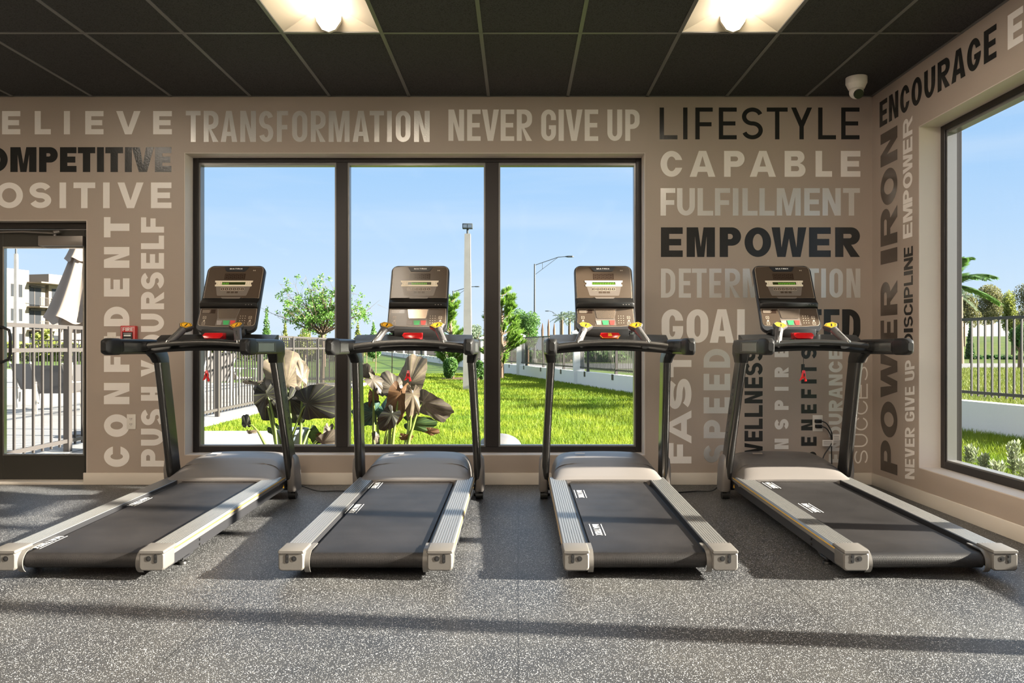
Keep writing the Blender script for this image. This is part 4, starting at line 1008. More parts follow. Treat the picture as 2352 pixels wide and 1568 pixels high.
def cloud(n, blobs, size, aspect=1.0, updir=None, spread=1.0):
    """leaf cards filling ellipsoids. blobs: (cx,cy,cz,rx,ry,rz)"""
    B = np.array(blobs, float); vol = B[:,3]*B[:,4]*B[:,5]; idx = rng.choice(len(B), n, p=vol/vol.sum())
    d = rng.normal(size=(n, 3)); d /= np.linalg.norm(d, axis=1)[:, None]; rad = rng.random(n)**(1/2.6)
    c = B[idx, :3]+d*B[idx, 3:]*rad[:, None]
    a = rng.normal(size=(n, 3)); 
    if updir is not None: a = a*spread+d*updir[0]+np.array([0, 0, updir[1]])
    a /= np.linalg.norm(a, axis=1)[:, None]; b = np.cross(a, rng.normal(size=(n, 3))); b /= np.linalg.norm(b, axis=1)[:, None]
    sz = size*(.6+.8*rng.random(n))[:, None]
    a = a*sz; b = b*sz/aspect
    return c, a, b
def cards(name, c, a, b, m, parent=None, quad=True):
    n = len(c); v = np.empty((n, 4, 3)); v[:,0] = c-a; v[:,1] = c-b*.8+a*.1; v[:,2] = c+a; v[:,3] = c+b*.8+a*.1
    me = bpy.data.meshes.new(name); me.vertices.add(n*4); me.vertices.foreach_set('co', v.reshape(-1).astype(np.float32))
    me.loops.add(n*4); me.loops.foreach_set('vertex_index', np.arange(n*4, dtype=np.int32))
    me.polygons.add(n); me.polygons.foreach_set('loop_start', np.arange(0, n*4, 4, dtype=np.int32)); me.polygons.foreach_set('loop_total', np.full(n, 4, dtype=np.int32))
    me.update(calc_edges=True); return link(name, me, m, parent)
def tree(label, x, y, ztop, cr, n, size, m, trunk=.08, z0=None, lo=.35, cat='tree', name='tree', bark='bark', blobs=None, group=None, nb=7, **kw):
    g = gz(x, y) if z0 is None else z0; h = ztop-g
    r = empty(name, (x, y, g), label, cat, group)
    if blobs is None:
        blobs = []
        for k in range(9):
            a = random.random()*2*PI; t = random.uniform(lo+.12, .88); rr = cr*.55*math.sqrt(random.random())*(1.15-abs(t-.6))
            blobs.append((rr*math.cos(a), rr*math.sin(a), t*h, cr*.48, cr*.48, h*(1-lo)*.24))
    q = MB(); q.tube([(0,0,-.05), (0,0,h*lo), (random.uniform(-.1,.1)*cr, 0, h*.8)], [trunk, trunk*.8, trunk*.25], 8)
    for k in range(nb):
        a = 2*PI*k/nb+random.random(); t0 = random.uniform(lo*.9, .6)*h; e_ = (cr*.7*math.cos(a), cr*.7*math.sin(a), t0+random.uniform(.15,.3)*h)
        q.tube([(0,0,t0), (e_[0]*.5, e_[1]*.5, t0+(e_[2]-t0)*.4), e_], [trunk*.45, trunk*.3, trunk*.1], 5)
    q.build('trunk', bark, r, smooth=60)
    cards('foliage', *cloud(n, blobs, size, **kw), m, r)
    return r
# spreading young tree beyond the pool fence
tp = P(741, 771, 25)
r = empty('tree', (tp.x, tp.y, -.12), 'young spreading green tree with many bare branches beyond the left pane', 'tree')
q = MB(); q.tube([(0,0,0), (.02,0,1.0), (0,0,1.60), (0,0,1.72)], [.075,.06,.055,.05], 10); cl = []
for k in range(46):
    a = random.random()*2*PI; el_ = math.radians(random.uniform(18, 82)); L_ = random.uniform(1.15, 2.05)*(1.12 if el_ < .9 else 1.02)
    e_ = Vector((math.cos(a)*math.cos(el_), math.sin(a)*math.cos(el_), math.sin(el_))); p0 = Vector((0,0,1.6)); pts = [p0]
    for t in (.25, .5, .75, 1): pts.append(p0+e_*L_*t+Vector((0,0,.14*t*t*(1-e_.z)))+Vector([random.uniform(-.04,.04) for _ in range(3)]))
    q.tube(pts, [.026,.017,.011,.006,.002], 5)
    for _ in range(10):
        t = random.uniform(.38, .99); c_ = p0+e_*L_*t; s_ = Vector([random.gauss(0,.12) for _ in range(3)]); q.tube([c_, c_+s_*1.7], [.005,.0015], 3)
        if random.random() < .72: cl.append((*(c_+s_*1.5), .11,.11,.11))
q.build('trunk', 'bark_pale', r, smooth=60)
cards('foliage', *cloud(7500, cl, .036, 1.5), 'leaf_bright', r)
# small conifers and background trees (px, top row, distance, crown radius px, leaves, material, label)
TR = [
 (612,708,42,20,900,'leaf_mid','tall slim tree standing at the left in the left window pane','slim'),
 (655,738,46,16,700,'leaf_yellow','short slim tree between the tall slim one and the spreading tree','slim'),
 (700,752,50,26,900,'leaf_yellow','low bushy tree behind the spreading tree, just left of its trunk','round'),
 (745,754,48,22,900,'leaf_yellow','low yellowish tree behind the trunk of the spreading tree','round'),
 (822,744,60,20,900,'leaf_yellow','small yellow green tree right of the first mullion','slim'),
 (858,742,64,22,900,'leaf_mid','small green tree left of the second console','slim'),
 (1212,700,44,42,2600,'leaf_mid','round dark green oak beside the tall street lamp','round'),
 (1457,652,40,16,900,'leaf_bright','tall light green tree at the right edge of the right window pane','slim'),
 (1090,745,70,30,900,'leaf_grey','grey green tree low behind the concrete pole','round'),
 (2215,665,74,40,1500,'leaf_olive','olive tree at the left in the right wall window','round'),
 (2278,656,79,46,2200,'leaf_olive','large olive brown tree in the middle of the right wall window','round'),
 (2325,662,66,26,1600,'leaf_yellow','bright green tree right of the olive tree in the right wall window','round'),
 (2372,640,60,44,1800,'leaf_olive','olive tree cut by the right edge of the photo','round'),
 (2342,735,40,24,1800,'leaf_mid','dark green small tree behind the fence in the right wall window','round'),
 (2228,738,58,12,700,'leaf_dark','small dark conifer behind the fence in the right wall window','slim'),
]
for px_, py_, d_, rp, n_, m_, lab, kd in TR:
    p = P(px_, py_, d_); cr = rp*d_/F
    if kd == 'slim': 
        h_ = p.z-gz(p.x, p.y); bl = [(0,0,h_*t,cr*(1.05-t),cr*(1.05-t),h_*.16) for t in (.25,.4,.55,.7,.85,.93)]
        tree(lab, p.x, p.y, p.z, cr, n_*4, .0045*d_*.22, m_, .06, lo=.2, blobs=bl, nb=3)
    else: tree(lab, p.x, p.y, p.z, cr, n_*5, .0045*d_*.19, m_, .1, lo=.3)
# pines with upturned needle tufts
def pine(label, px_, top, d_, rp, n_):
    p = P(px_, top, d_); g = gz(p.x, p.y); h_ = p.z-g; R_ = rp*d_/F
    r = empty('pine_tree', (p.x, p.y, g), label, 'tree'); q = MB(); q.tube([(0,0,0),(0,0,h_*.9)], [.1,.03], 8); C0 = []; A0 = []
    for k in range(60):
        t = .15+.82*(k/60); a = random.random()*2*PI; L_ = R_*(1.12-t)**.8*random.uniform(.6,1.1)+.12; b0 = Vector((0,0,h_*t-.1)); e_ = Vector((math.cos(a)*L_, math.sin(a)*L_, h_*t+L_*.45))
        q.tube([b0, b0.lerp(e_, .6)-Vector((0,0,.05)), e_], [.02,.014,.006], 4)
        dd = (e_-b0).normalized()
        for _ in range(n_//60):
            c_ = b0.lerp(e_, random.uniform(.35, 1.05)); v_ = (dd+Vector([random.gauss(0,.45) for _ in range(3)])+Vector((0,0,.5))).normalized(); C0.append(c_+v_*.08); A0.append(v_)
    q.build('trunk', 'bark', r, smooth=60)
    c = np.array(C0); a = np.array(A0); b = np.cross(a, rng.normal(size=a.shape)); b /= np.linalg.norm(b, axis=1)[:,None]
    cards('foliage', c, a*.15*d_/30, b*.018*d_/30, 'leaf_pine', r)
pine('bright green pine right of the second console', 1035, 678, 30, 36, 7800)
pine('bright green pine just right of the second mullion', 1152, 664, 29, 50, 11000)
# palms far away and the near palm by the right window
def frond(mb, base, dirv, L_, droop, nl, ll, wd=.012):
    pts = []; 
    for k in range(9):
        t = k/8; pts.append(base+dirv*L_*t+Vector((0,0,-droop*t*t*L_)))
    mb.tube(pts, [wd*(1-.8*k/8) for k in range(9)], 4)
    nl = nl*2
    for k in range(nl):
        t = .12+.88*k/nl; p = base+dirv*L_*t+Vector((0,0,-droop*t*t*L_)); tg = (dirv+Vector((0,0,-2*droop*t))).normalized(); sd = tg.cross(Vector((0,0,1))).normalized()
        for s_ in (-1, 1):
            v_ = (tg*.75+sd*s_*.8+Vector((0,0,-.25+random.uniform(-.25,.15)))).normalized()*ll*(1-.55*abs(t-.45)*1.6); w_ = tg.cross(v_).normalized().cross(v_).normalized()*ll*.05
            mb.add([p-w_, p+v_*.5-w_*1.3, p+v_, p+v_*.5+w_*1.3], [(0,1,2,3)])
def palm(label, x, y, zc, L_, n_, m_, tr=.09, nl=22, group=None, el=(-15, 70)):
    g = gz(x, y); r = empty('palm_tree', (x, y, g), label, 'palm tree', group)
    q = MB(); q.tube([(0,0,0),(0,0,(zc-g)*.5),(0,0,zc-g)], [tr*1.3,tr,tr*.9], 10); q.build('trunk', 'bark_pale', r, smooth=60)
    q = MB()
    for k in range(n_):
        a = 2*PI*k/n_*2.4+random.uniform(-.15,.15); e_ = math.radians(el[0]+(el[1]-el[0])*k/n_); frond(q, Vector((0,0,zc-g)), Vector((math.cos(a)*math.cos(e_), math.sin(a)*math.cos(e_), math.sin(e_))), L_*random.uniform(.85,1.1), .45, nl, L_*.28)
    q.build('frond_crown', m_, r)
for k, (px_, py_, d_) in enumerate(((1291,728,62),(1308,726,66),(1322,730,60))):
    p = P(px_, py_, d_); palm(['leftmost of the three far palms left of the third console','middle one of the three far palms left of the third console','rightmost of the three far palms, touching the third console'][k], p.x, p.y, p.z, 1.0, 13, 'leaf_grey', .12, 12, 'distant palms')
p = P(2176, 655, 14.5); palm('palm tree with upswept fronds at the left edge of the right wall window', p.x, p.y, p.z, 1.0, 15, 'leaf_mid', .10, 44, el=(5, 85))
p = P(2205, 680, 55); palm('far palm low at the left in the right wall window', p.x, p.y, p.z, 1.3, 11, 'leaf_grey', .2, 12)
for px_, py_, lab in ((1246,742,'leftmost bare reddish palm trunk in the distance'), (1260,733,'tallest bare reddish palm trunk in the distance'), (1273,742,'rightmost bare reddish palm trunk in the distance')):
    p = P(px_, py_, 80); g = gz(p.x, p.y); h_ = p.z-g; q = MB()
    q.tube([(0,0,0),(0,0,h_*.5),(0,0,h_*.8),(0,0,h_)], [.09,.11,.13,.03], 8); o = q.build('bare_palm_trunk', 'deadbark', None, smooth=60); o.location = (p.x, p.y, g); tag(o, lab, 'tree')
# street lamps and poles
def street_lamp(label, px_, top, d_, ax, ay, hx, group=None, th=.055):
    p = P(px_, top, d_); g = gz(p.x, p.y); r = empty('street_lamp', (p.x, p.y, g), label, 'street lamp'); h_ = p.z-g
    q = MB(); q.tube([(0,0,0),(0,0,h_)], [th*1.5,th], 10); q.build('pole', 'lamp_metal', r, smooth=40)
    MB().box((-.2,-.2,-.05),(.2,.2,.3)).build('pole_base', 'pole', r, bevel=.02)
    e_ = P(ax, ay, d_)-Vector((p.x, p.y, g)); hx_ = P(hx, ay, d_)-Vector((p.x, p.y, g)); z1 = h_-.1; s_ = .7
    q = MB(); a0 = Vector((0,0,z1)); m_ = a0.lerp(e_, .75)+Vector((0,0,.12)); q.tube([a0, a0.lerp(m_, .5), m_, e_+Vector((0,0,.0))], th*.5, 6)
    b0 = Vector((0,0,z1-.75)); q.tube([b0, b0.lerp(m_, .5), m_], th*.32, 6); q.tube([a0.lerp(m_, .33), b0.lerp(m_, .33)], th*.3, 6); q.build('arm', 'lamp_metal', r, smooth=40)
    q = MB(); sg = 1 if hx_.x > e_.x else -1; q.loft([[(e_.x+sg*xx, yy*ww, e_.z+zz*ww) for yy, zz in ((-.12,-.06),(.12,-.06),(.12,.05),(-.12,.05))] for xx, ww in ((-.05,.5),(.15,1),(abs(hx_.x-e_.x)*.8,1),(abs(hx_.x-e_.x),.5))]); q.build('lamp_head', 'lamp_metal', r)
street_lamp('tall dark street lamp with arm to the right, in the right window pane', 1228, 606, 60, 1300, 589, 1318)
street_lamp('smaller street lamp with arm to the right, left of the second mullion', 1041, 668, 95, 1090, 658, 1102, th=.09)
street_lamp('distant street lamp with arm to the left, beside the far palms', 1287, 727, 110, 1262, 714, 1252, th=.07)
def light_pole(label, px_, top, d_, w_, floods=True):
    p = P(px_, top, d_); g = gz(p.x, p.y); h_ = p.z-g; r = empty('light_pole', (p.x, p.y, g), label, 'light pole')
    q = MB(); q.loft([[(a*ww, b_*ww, zz) for a, b_ in ((-1,-1),(1,-1),(1,1),(-1,1))] for zz, ww in ((-.02, w_*.62), (h_-.28, w_*.40))]); q.build('pole', 'pole', r)
    q = MB(); q.tube([(0,0,h_-.3),(0,0,h_-.1)], .03, 8); q.build('mounting_bracket', 'lamp_metal', r)
    if floods:
        q = MB(); q.box((-.14,-.10,h_-.14),(.14,.06,h_)); hd = q.build('flood_light', 'lamp_metal', r, bevel=.01)
        q = MB(); q.box((-.12,-.103,h_-.12),(-.01,-.10,h_-.03)); q.box((.01,-.103,h_-.12),(.12,-.10,h_-.03)); q.build('lamp_glass', 'inlay', hd)
    return r
light_pole('square concrete pole with floodlight, left of the second mullion', 1074, 514, 21.5, .2)
light_pole('pale square pole behind the building seen through the glass door', 37, 562, 24, .10, False)

# pool fence (dark pickets with posts)
def rail_fence(label, x0, y0, x1, y1, z0, z1, post_at, step, rails, matn='fence', pk=.019, cat='fence', ps=.06, g0=None, rk=.03, group=None):
    A = Vector((x0, y0, 0)); B = Vector((x1, y1, 0)); L_ = (B-A).length; dv = (B-A)/L_; nv = Vector((-dv.y, dv.x, 0))
    r = empty('metal_fence', (x0, y0, z0), label, cat, group); off = Vector((x0, y0, z0))
    def pt(s_, n_, z): return A+dv*s_+nv*n_+Vector((0,0,z))-off
    def bxs(q, s0, s1, n0, n1, za, zb):
        q.add([pt(s0,n0,za),pt(s1,n0,za),pt(s1,n1,za),pt(s0,n1,za),pt(s0,n0,zb),pt(s1,n0,zb),pt(s1,n1,zb),pt(s0,n1,zb)], [(0,3,2,1),(4,5,6,7),(0,1,5,4),(1,2,6,5),(2,3,7,6),(3,0,4,7)])
    for zr in rails:
        q = MB(); bxs(q, 0, L_, -rk/2, rk/2, zr-.02, zr+.02); q.build('fence_rail', matn, r)
    for s_ in post_at:
        q = MB(); bxs(q, s_-ps/2, s_+ps/2, -ps/2, ps/2, g0 if g0 is not None else z0, z1+.01); q.build('fence_post', matn, r)
    cuts = [0]+list(post_at)+[L_]
    for a, b_ in zip(cuts, cuts[1:]):
        n_ = int(round((b_-a)/step))
        if n_ < 2: continue
        q = MB()
        for k in range(1, n_): 
            s_ = a+(b_-a)*k/n_; bxs(q, s_-pk/2, s_+pk/2, -pk/2, pk/2, rails[-1]-.05, z1-.02)
        q.build('picket_panel', matn, r)
    return r
posts = [8.2-6.6+2.04*k for k in range(8)]
rail_fence('long dark picket fence along the pool deck, from the door to behind the plants', -4.76, 6.6, -4.76, 24.0, -.02, 1.29, posts, .14, (1.29, 1.05, .09))
rail_fence('far dark railing across the back of the pool deck', -40, 39.1, -15, 39.1, -.02, 1.2, [2.2*k for k in range(1, 12)], .15, (1.2, 1.0, .08), ps=.08, pk=.03)
rail_fence('dark picket fence closing the far end of the pool deck', -4.9, 24.03, -15, 24.03, -.02, 1.29, [2.04*k for k in range(1, 5)], .14, (1.29, 1.05, .09))
# low white wall with pilasters and fence on top
r = empty('low_boundary_wall', (2.94, 19.8, -.12), 'low white boundary wall with square pillars, crossing the lawn', 'wall'); off = Vector(r.location)
def seg_pts(step0, step):
    out = []; y = step0
    while y < 158: out.append(y); y += step
    return out
q = MB()
nrm = []
for i in range(len(WALL)):
    a = Vector((*WALL[max(i-1,0)], 0)); b_ = Vector((*WALL[min(i+1, len(WALL)-1)], 0)); d_ = (b_-a).normalized(); nrm.append(Vector((d_.y, -d_.x, 0)))
rings = []
for (x, y), n_ in zip(WALL, nrm):
    g = gz(x, y); c = Vector((x, y, 0))-off; rings.append([c+n_*0+Vector((0,0,g-.1)), c+n_*.2+Vector((0,0,g-.1)), c+n_*.2+Vector((0,0,g+.45)), c+Vector((0,0,g+.45))])
q.loft(rings); q.build('wall_panel_run', 'precast', r)
ypil = [16.7, 24.6, 32.4, 40.5, 48.2, 57, 66.5, 76, 88, 102, 118, 136]
for y in ypil:
    x = wall_x(y); g = gz(x, y); c = Vector((x+.1, y, g))-off; q = MB(); w_ = .17
    q.box((c.x-w_, c.y-w_, c.z-.1), (c.x+w_, c.y+w_, c.z+1.62)); pl = q.build('pillar', 'precast', r, bevel=.01, seg=1)
    q = MB(); w_ = .22; q.box((c.x-w_, c.y-w_, c.z+1.62), (c.x+w_, c.y+w_, c.z+1.69)); q.loft([[(c.x-w_, c.y-w_, c.z+1.69),(c.x+w_, c.y-w_, c.z+1.69),(c.x+w_, c.y+w_, c.z+1.69),(c.x-w_, c.y+w_, c.z+1.69)], [(c.x-.05, c.y-.05, c.z+1.76),(c.x+.05, c.y-.05, c.z+1.76),(c.x+.05, c.y+.05, c.z+1.76),(c.x-.05, c.y+.05, c.z+1.76)]]); q.build('pillar_cap', 'precast', pl)
brk = [(3.0,7.8),(7.8,10.97),(10.97,16.7),(16.7,19.8),(19.8,24.6),(24.6,32.4),(32.4,40.5),(40.5,48.2),(48.2,57),(57,66.5),(66.5,76),(76,102),(102,136)]
flab = ['in the right wall window, nearest part', 'in the right wall window behind the bracket plate', 'hidden behind the corner of the room', 'just right of the right window pane', 'between the two nearest pillars', 'right of the second mullion, between two pillars', 'behind the shrubs', 'fifth stretch from the right', 'sixth stretch from the right', 'seventh stretch from the right', 'eighth stretch from the right', 'ninth stretch from the right', 'far end, beyond the thin saplings']
for (ya, yb), fl_ in zip(brk, flab):
    xa, xb = wall_x(ya)+.1, wall_x(yb)+.1; g = (gz(xa, ya)+gz(xb, yb))/2; L_ = math.hypot(xb-xa, yb-ya); n_ = max(1, int(L_/2.4))
    f = rail_fence('dark fence on the low white wall, '+fl_, xa, ya, xb, yb, g+.45, g+1.6, [L_*(k+.62)/n_ for k in range(n_)], .12 if ya < 20 else .13, (g+1.59, g+.57), pk=.022 if ya < 20 else .02, ps=.075, group=None)
    # mounting plates on the face of the wall
    A = Vector((wall_x(ya), ya, 0)); B = Vector((wall_x(yb), yb, 0)); dv = (B-A).normalized()
    for k in range(n_):
        c = A+dv*L_*(k+.62)/n_-Vector(f.location); n2 = Vector((-dv.y, dv.x, 0)); q = MB()
        q.loft([[c-dv*.07+n2*e_+Vector((0,0,g+.30)), c+dv*.07+n2*e_+Vector((0,0,g+.30)), c+dv*.07+n2*e_+Vector((0,0,g+.455)), c-dv*.07+n2*e_+Vector((0,0,g+.455))] for e_ in (0, .012)]); q.build('mounting_plate', 'fence', f)

# shrubs, saplings, bed near the pole
mb_ = MB(); p = P(1075, 866, 29); mb_.loft([[(p.x+1.3*math.cos(a)*k+.1, p.y+.9*math.sin(a)*k-.6, -.12+zz) for a in [2*PI*i/20 for i in range(20)]] for k, zz in ((1,0),(.8,.06),(.3,.09))])
tag(mb_.build('mulch_mound', 'mulch', None, smooth=60), 'dark brown mulch mound under the shrubs', 'mulch bed')
def shrub(label, px_, top, bot, d_, rp, n_, m_, size=.05, name='shrub', cat='shrub'):
    p = P(px_, bot, d_); g = gz(p.x, p.y); h_ = (bot-top)*d_/F; R_ = rp*d_/F
    r = empty(name, (p.x, p.y, g), label, cat); q = MB()
    for k in range(9): a = random.random()*6.28; q.tube([(0,0,0),(R_*.4*math.cos(a),R_*.4*math.sin(a),h_*.6)], [.02,.008], 4)
    q.build('stem', 'bark', r)
    bl = [(random.uniform(-.55,.55)*R_, random.uniform(-.4,.4)*R_, h_*random.uniform(.35,.75), R_*.5, R_*.5, h_*.3) for _ in range(7)]
    cards('foliage', *cloud(n_, bl, size), m_, r)
shrub('green shrub left of the concrete pole', 1040, 812, 868, 28, 26, 6500, 'leaf_mid', .034)
shrub('smaller green shrub right of the concrete pole', 1098, 822, 872, 27, 17, 3600, 'leaf_mid', .034)
for px_, py_, d_, lab in ((863,840,34,'middle one of the thin staked saplings on the lawn'), (900,850,30,'nearest thin sapling on the lawn, left of the red clip'), (842,832,42,'farthest left thin sapling on the lawn')):
    p = P(px_, py_, d_); g = gz(p.x, p.y); q = MB(); q.tube([(0,0,0),(.01,0,.7),(0,0,1.55)], [.02,.017,.01], 6); r = empty('sapling', (p.x, p.y, g), lab, 'sapling'); q.build('trunk', 'bark', r)
    cards('foliage', *cloud(90, [(0,0,1.6,.25,.25,.3)], .05), 'leaf_mid', r)
# trees outside the wall, right of the view through the main window, that shade the lawn
for x, y, h_, lab in ((8.2, 22.5, 3.4, 'nearest of the shade trees right of the lawn'), (7.6, 26.5, 3.0, 'second of the shade trees right of the lawn'), (7.8, 30.5, 3.6, 'farthest of the shade trees right of the lawn')):
    tree(lab, x, y, h_, 1.9, 5000, .09, 'leaf_mid', .12, lo=.12)
# hedges beyond the road
def hedge(label, x0, x1, y, h_, n_, m_, size, name='hedge'):
    g = gz(0, y); r = empty(name, ((x0+x1)/2, y, g), label, 'hedge'); w_ = (x1-x0)/2
    bl = [(random.uniform(-w_, w_), random.uniform(-.3,.3), h_*.5, h_*1.2, h_*.6, h_*.55) for _ in range(int(w_*3))]
    cards('foliage', *cloud(n_, bl, size), m_, r)
hedge('low dark hedge beyond the road in the right wall window', 30, 46, 62, .55, 5000, 'leaf_dark', .10)
hedge('hedge at the foot of the far white building', 40, 75, 86, 1.1, 5000, 'leaf_dark', .2)
hedge('hedge along the road behind the white pillars', -3, 22, 62, .9, 7000, 'leaf_mid', .14)
hedge('distant hedge beyond the pool deck, seen over the fence', -60, -14, 66, 1.6, 8000, 'leaf_yellow', .2)
tag(MB().box((44, 96, 1), (85, 110, 4.1)).build('far_building', 'precast'), 'long white building behind the trees in the right wall window', 'building')
# silvery plants by the right window
def silver_plant(label, px_, bot, d_, h_, n_):
    p = P(px_, bot, d_); r = empty('silver_leaf_plant', (p.x, p.y, -.11), label, 'plant', None)
    for k in range(n_):
        a = random.random()*6.28; lean = random.uniform(.05, .35); top = Vector((math.cos(a)*lean*h_, math.sin(a)*lean*h_, h_*random.uniform(.75,1))); q = MB(); q.tube([(0,0,0), top*.5, top], [.004,.003,.002], 4)
        st = q.build('stem', 'leaf_pale', r); q = MB()
        for j in range(14):
            c = top*(.3+.7*j/13); b_ = j*2.4+k; e_ = math.radians(25+45*j/13); v_ = Vector((math.cos(b_)*math.cos(e_), math.sin(b_)*math.cos(e_), math.sin(e_)))*.085*(1-.3*j/13); w_ = v_.cross(Vector((0,0,1))).normalized()*.014; n3 = Vector((0,0,.008))
            q.add([c, c+v_*.45-w_+n3, c+v_, c+v_*.45+w_+n3], [(0,1,2,3)])
        q.build('leaves', 'leaf_pale', st)
for k, (px_, d_, h_, n_) in enumerate(((2228,7.6,.20,7), (2262,7.2,.18,6), (2330,6.9,.33,9), (2290,6.6,.20,6), (2362,6.3,.30,7))):
    silver_plant(['pale silver plant at the left end of the row under the right wall window','second pale silver plant from the left in the right wall window','tallest pale silver plant in the right wall window','low pale silver plant in front of the tallest one','pale silver plant cut by the right edge of the photo'][k], px_, 797+1.19*F/d_, d_, h_, n_)

# elephant ear plants
def ear_leaf(parent, px_, py_, d_, ang, Lp, Wp, m_, yaw=0, pitch=0, droop=.25, rip=.02, name='leaf'):
    k = d_/F; L_, W_ = Lp*k, Wp*k; a = math.radians(ang); tip = Vector((math.cos(a), 0, math.sin(a))); nn = Vector((0, -1, 0))
    R_ = Matrix.Rotation(math.radians(yaw), 3, 'Z') @ Matrix.Rotation(math.radians(pitch), 3, 'X'); tip = R_ @ tip; nn = R_ @ nn; ac = tip.cross(nn)
    N, K = 224, 8; vs, fs, vein = [], [], []; ph = random.random()*6
    o = P(px_, py_, d_)-Vector(parent.location)
    for j in range(K+1):
        rr = j/K
        for i in range(N):
            t = 2*PI*i/N; al = .20*L_+.52*L_*math.cos(t)+.22*L_*math.exp(-((t-PI)/.28)**2); ar = W_/2*math.sin(t)*(1+.12*math.cos(2*t))
            edge = 1+.05*math.sin(5*t+ph)+.02*math.sin(13*t)
            al *= rr*edge; ar *= rr*edge
            z = -droop*L_*(al/L_)**2*2 - droop*.8*abs(ar)**1.5/max(W_, .01)**.5 + rip*2.2*L_*math.sin(5*t+ph)*rr*rr + .0012*math.cos(16*t)*rr
            vs.append(o+tip*al+ac*ar+nn*z); 
            v = 1.0 if i % 14 == 0 else 0.0
            if i == 0: v = 1
            vein.append(v*(1-.5*rr))
    for j in range(K):
        for i in range(N): b_ = (i+1) % N; fs.append((j*N+i, j*N+b_, (j+1)*N+b_, (j+1)*N+i))
    ob = mesh(name, vs, fs, m_, parent, True); at = ob.data.attributes.new('vein', 'FLOAT', 'POINT'); at.data.foreach_set('value', vein)
    return o
def ear_plant(label, base_px, d_, leaves, gz_=-.10):
    bp = P(base_px, 797+(H-gz_)*F/d_, d_); r = empty('elephant_ear_plant', tuple(bp), label, 'plant')
    for (px_, py_, dd, ang, Lp, Wp, m_, yaw, pitch, stem) in leaves:
        o = ear_leaf(r, px_, py_, d_+dd, ang, Lp, Wp, m_, yaw, pitch)
        if stem is not None:
            s0 = Vector(((stem-base_px)*d_/F, random.uniform(-.06,.06), 0)); md = s0.lerp(o, .55)+Vector((0, .03, .10)); q = MB()
            q.tube([s0, s0.lerp(md, .5)+Vector((0,0,.04)), md, md.lerp(o, .5)+Vector((0,0,.03)), o+Vector((0,.012,0))], [.020,.016,.012,.009,.006], 8); q.build('stalk', 'petiole', r, smooth=60)
ear_plant('left elephant ear plant with big beige and dark drooping leaves, behind the left pane', 668, 7.9, [
 (660,878,.10,98,112,112,'ear_beige',15,-15,660), (694,872,.0,88,62,30,'ear_beige',40,0,690), (592,880,.0,186,52,16,'ear_grey',10,40,640),
 (706,926,-.05,3,108,92,'ear_dark',-12,8,655), (700,900,.06,6,116,52,'ear_grey',-10,-35,None), (612,905,-.02,-84,96,66,'ear_dark',10,10,640), (664,915,.05,-66,92,58,'ear_dark',20,0,668),
 (602,885,.12,-70,64,60,'ear_grey',-20,0,None), (566,975,.0,100,32,24,'ear_dark',0,10,625), (572,992,-.1,-10,24,14,'ear_beige',0,40,None), (715,990,.1,-60,46,38,'ear_green',-20,0,690),
 (742,1016,-.1,24,60,46,'ear_grey',0,30,700), (628,985,.15,-50,46,36,'ear_green',0,20,645), (756,985,.1,-100,52,30,'ear_grey',50,0,740), (735,1003,.1,-140,40,24,'ear_brown',0,30,None)])
ear_plant('right elephant ear plant with crumpled grey and brown leaves, behind the middle pane', 885, 8.0, [
 (856,872,.0,-42,66,38,'ear_grey',20,-20,858), (848,862,.04,120,40,32,'ear_grey',0,20,None), (858,905,.02,-86,52,28,'ear_brown',30,0,None), (862,945,.05,205,78,64,'ear_teal',10,10,868),
 (884,950,.12,60,60,46,'ear_teal',0,-10,None), (905,892,.05,128,62,60,'ear_grey',20,-10,890), (942,880,.10,78,92,70,'ear_beige',-10,0,935), (918,902,-.05,-104,104,58,'ear_brown',10,0,900),
 (900,950,-.10,-124,62,48,'ear_dark',10,0,880), (948,905,-.05,-88,86,40,'ear_beige',20,0,936), (972,922,.03,-38,98,66,'ear_grey',-15,15,930), (945,972,.08,-12,76,46,'ear_green',-10,20,925),
 (985,990,.1,-20,34,24,'ear_brown',0,30,None), (925,1003,.0,-20,34,22,'ear_brown',0,30,None), (862,1000,.0,-70,40,20,'ear_grey',40,0,855)])
# pot and boulder
p = P(672, 1030, 8.15); r = empty('plant_pot', (p.x, p.y, -.10), 'blue grey glazed pot standing behind the left pane', 'plant pot')
lathe([(.135,0),(.150,.05),(.165,.29),(.172,.30),(.172,.325),(.155,.325),(.150,.27),(0.001,.27)], 40).build('pot_body', 'pot', r, smooth=40)
lathe([(.150,.272),(.08,.283),(0.001,.285)], 24).build('soil', 'mulch', r)
p = P(1148, 1030, 8.9); q = MB(); rings = []
for k in range(1, 12):
    t = k/11*PI/2; rings.append([(p.x+.26*math.sin(t)*math.cos(a)*(1+.06*math.sin(3*a)), p.y+.25*math.sin(t)*math.sin(a), -.12+.21*math.cos(t)**.9) for a in [2*PI*i/28 for i in range(28)]])
tag(q.loft(rings).build('boulder', 'rock', None, smooth=70), 'smooth pale grey boulder at the lower left of the right window pane', 'boulder')

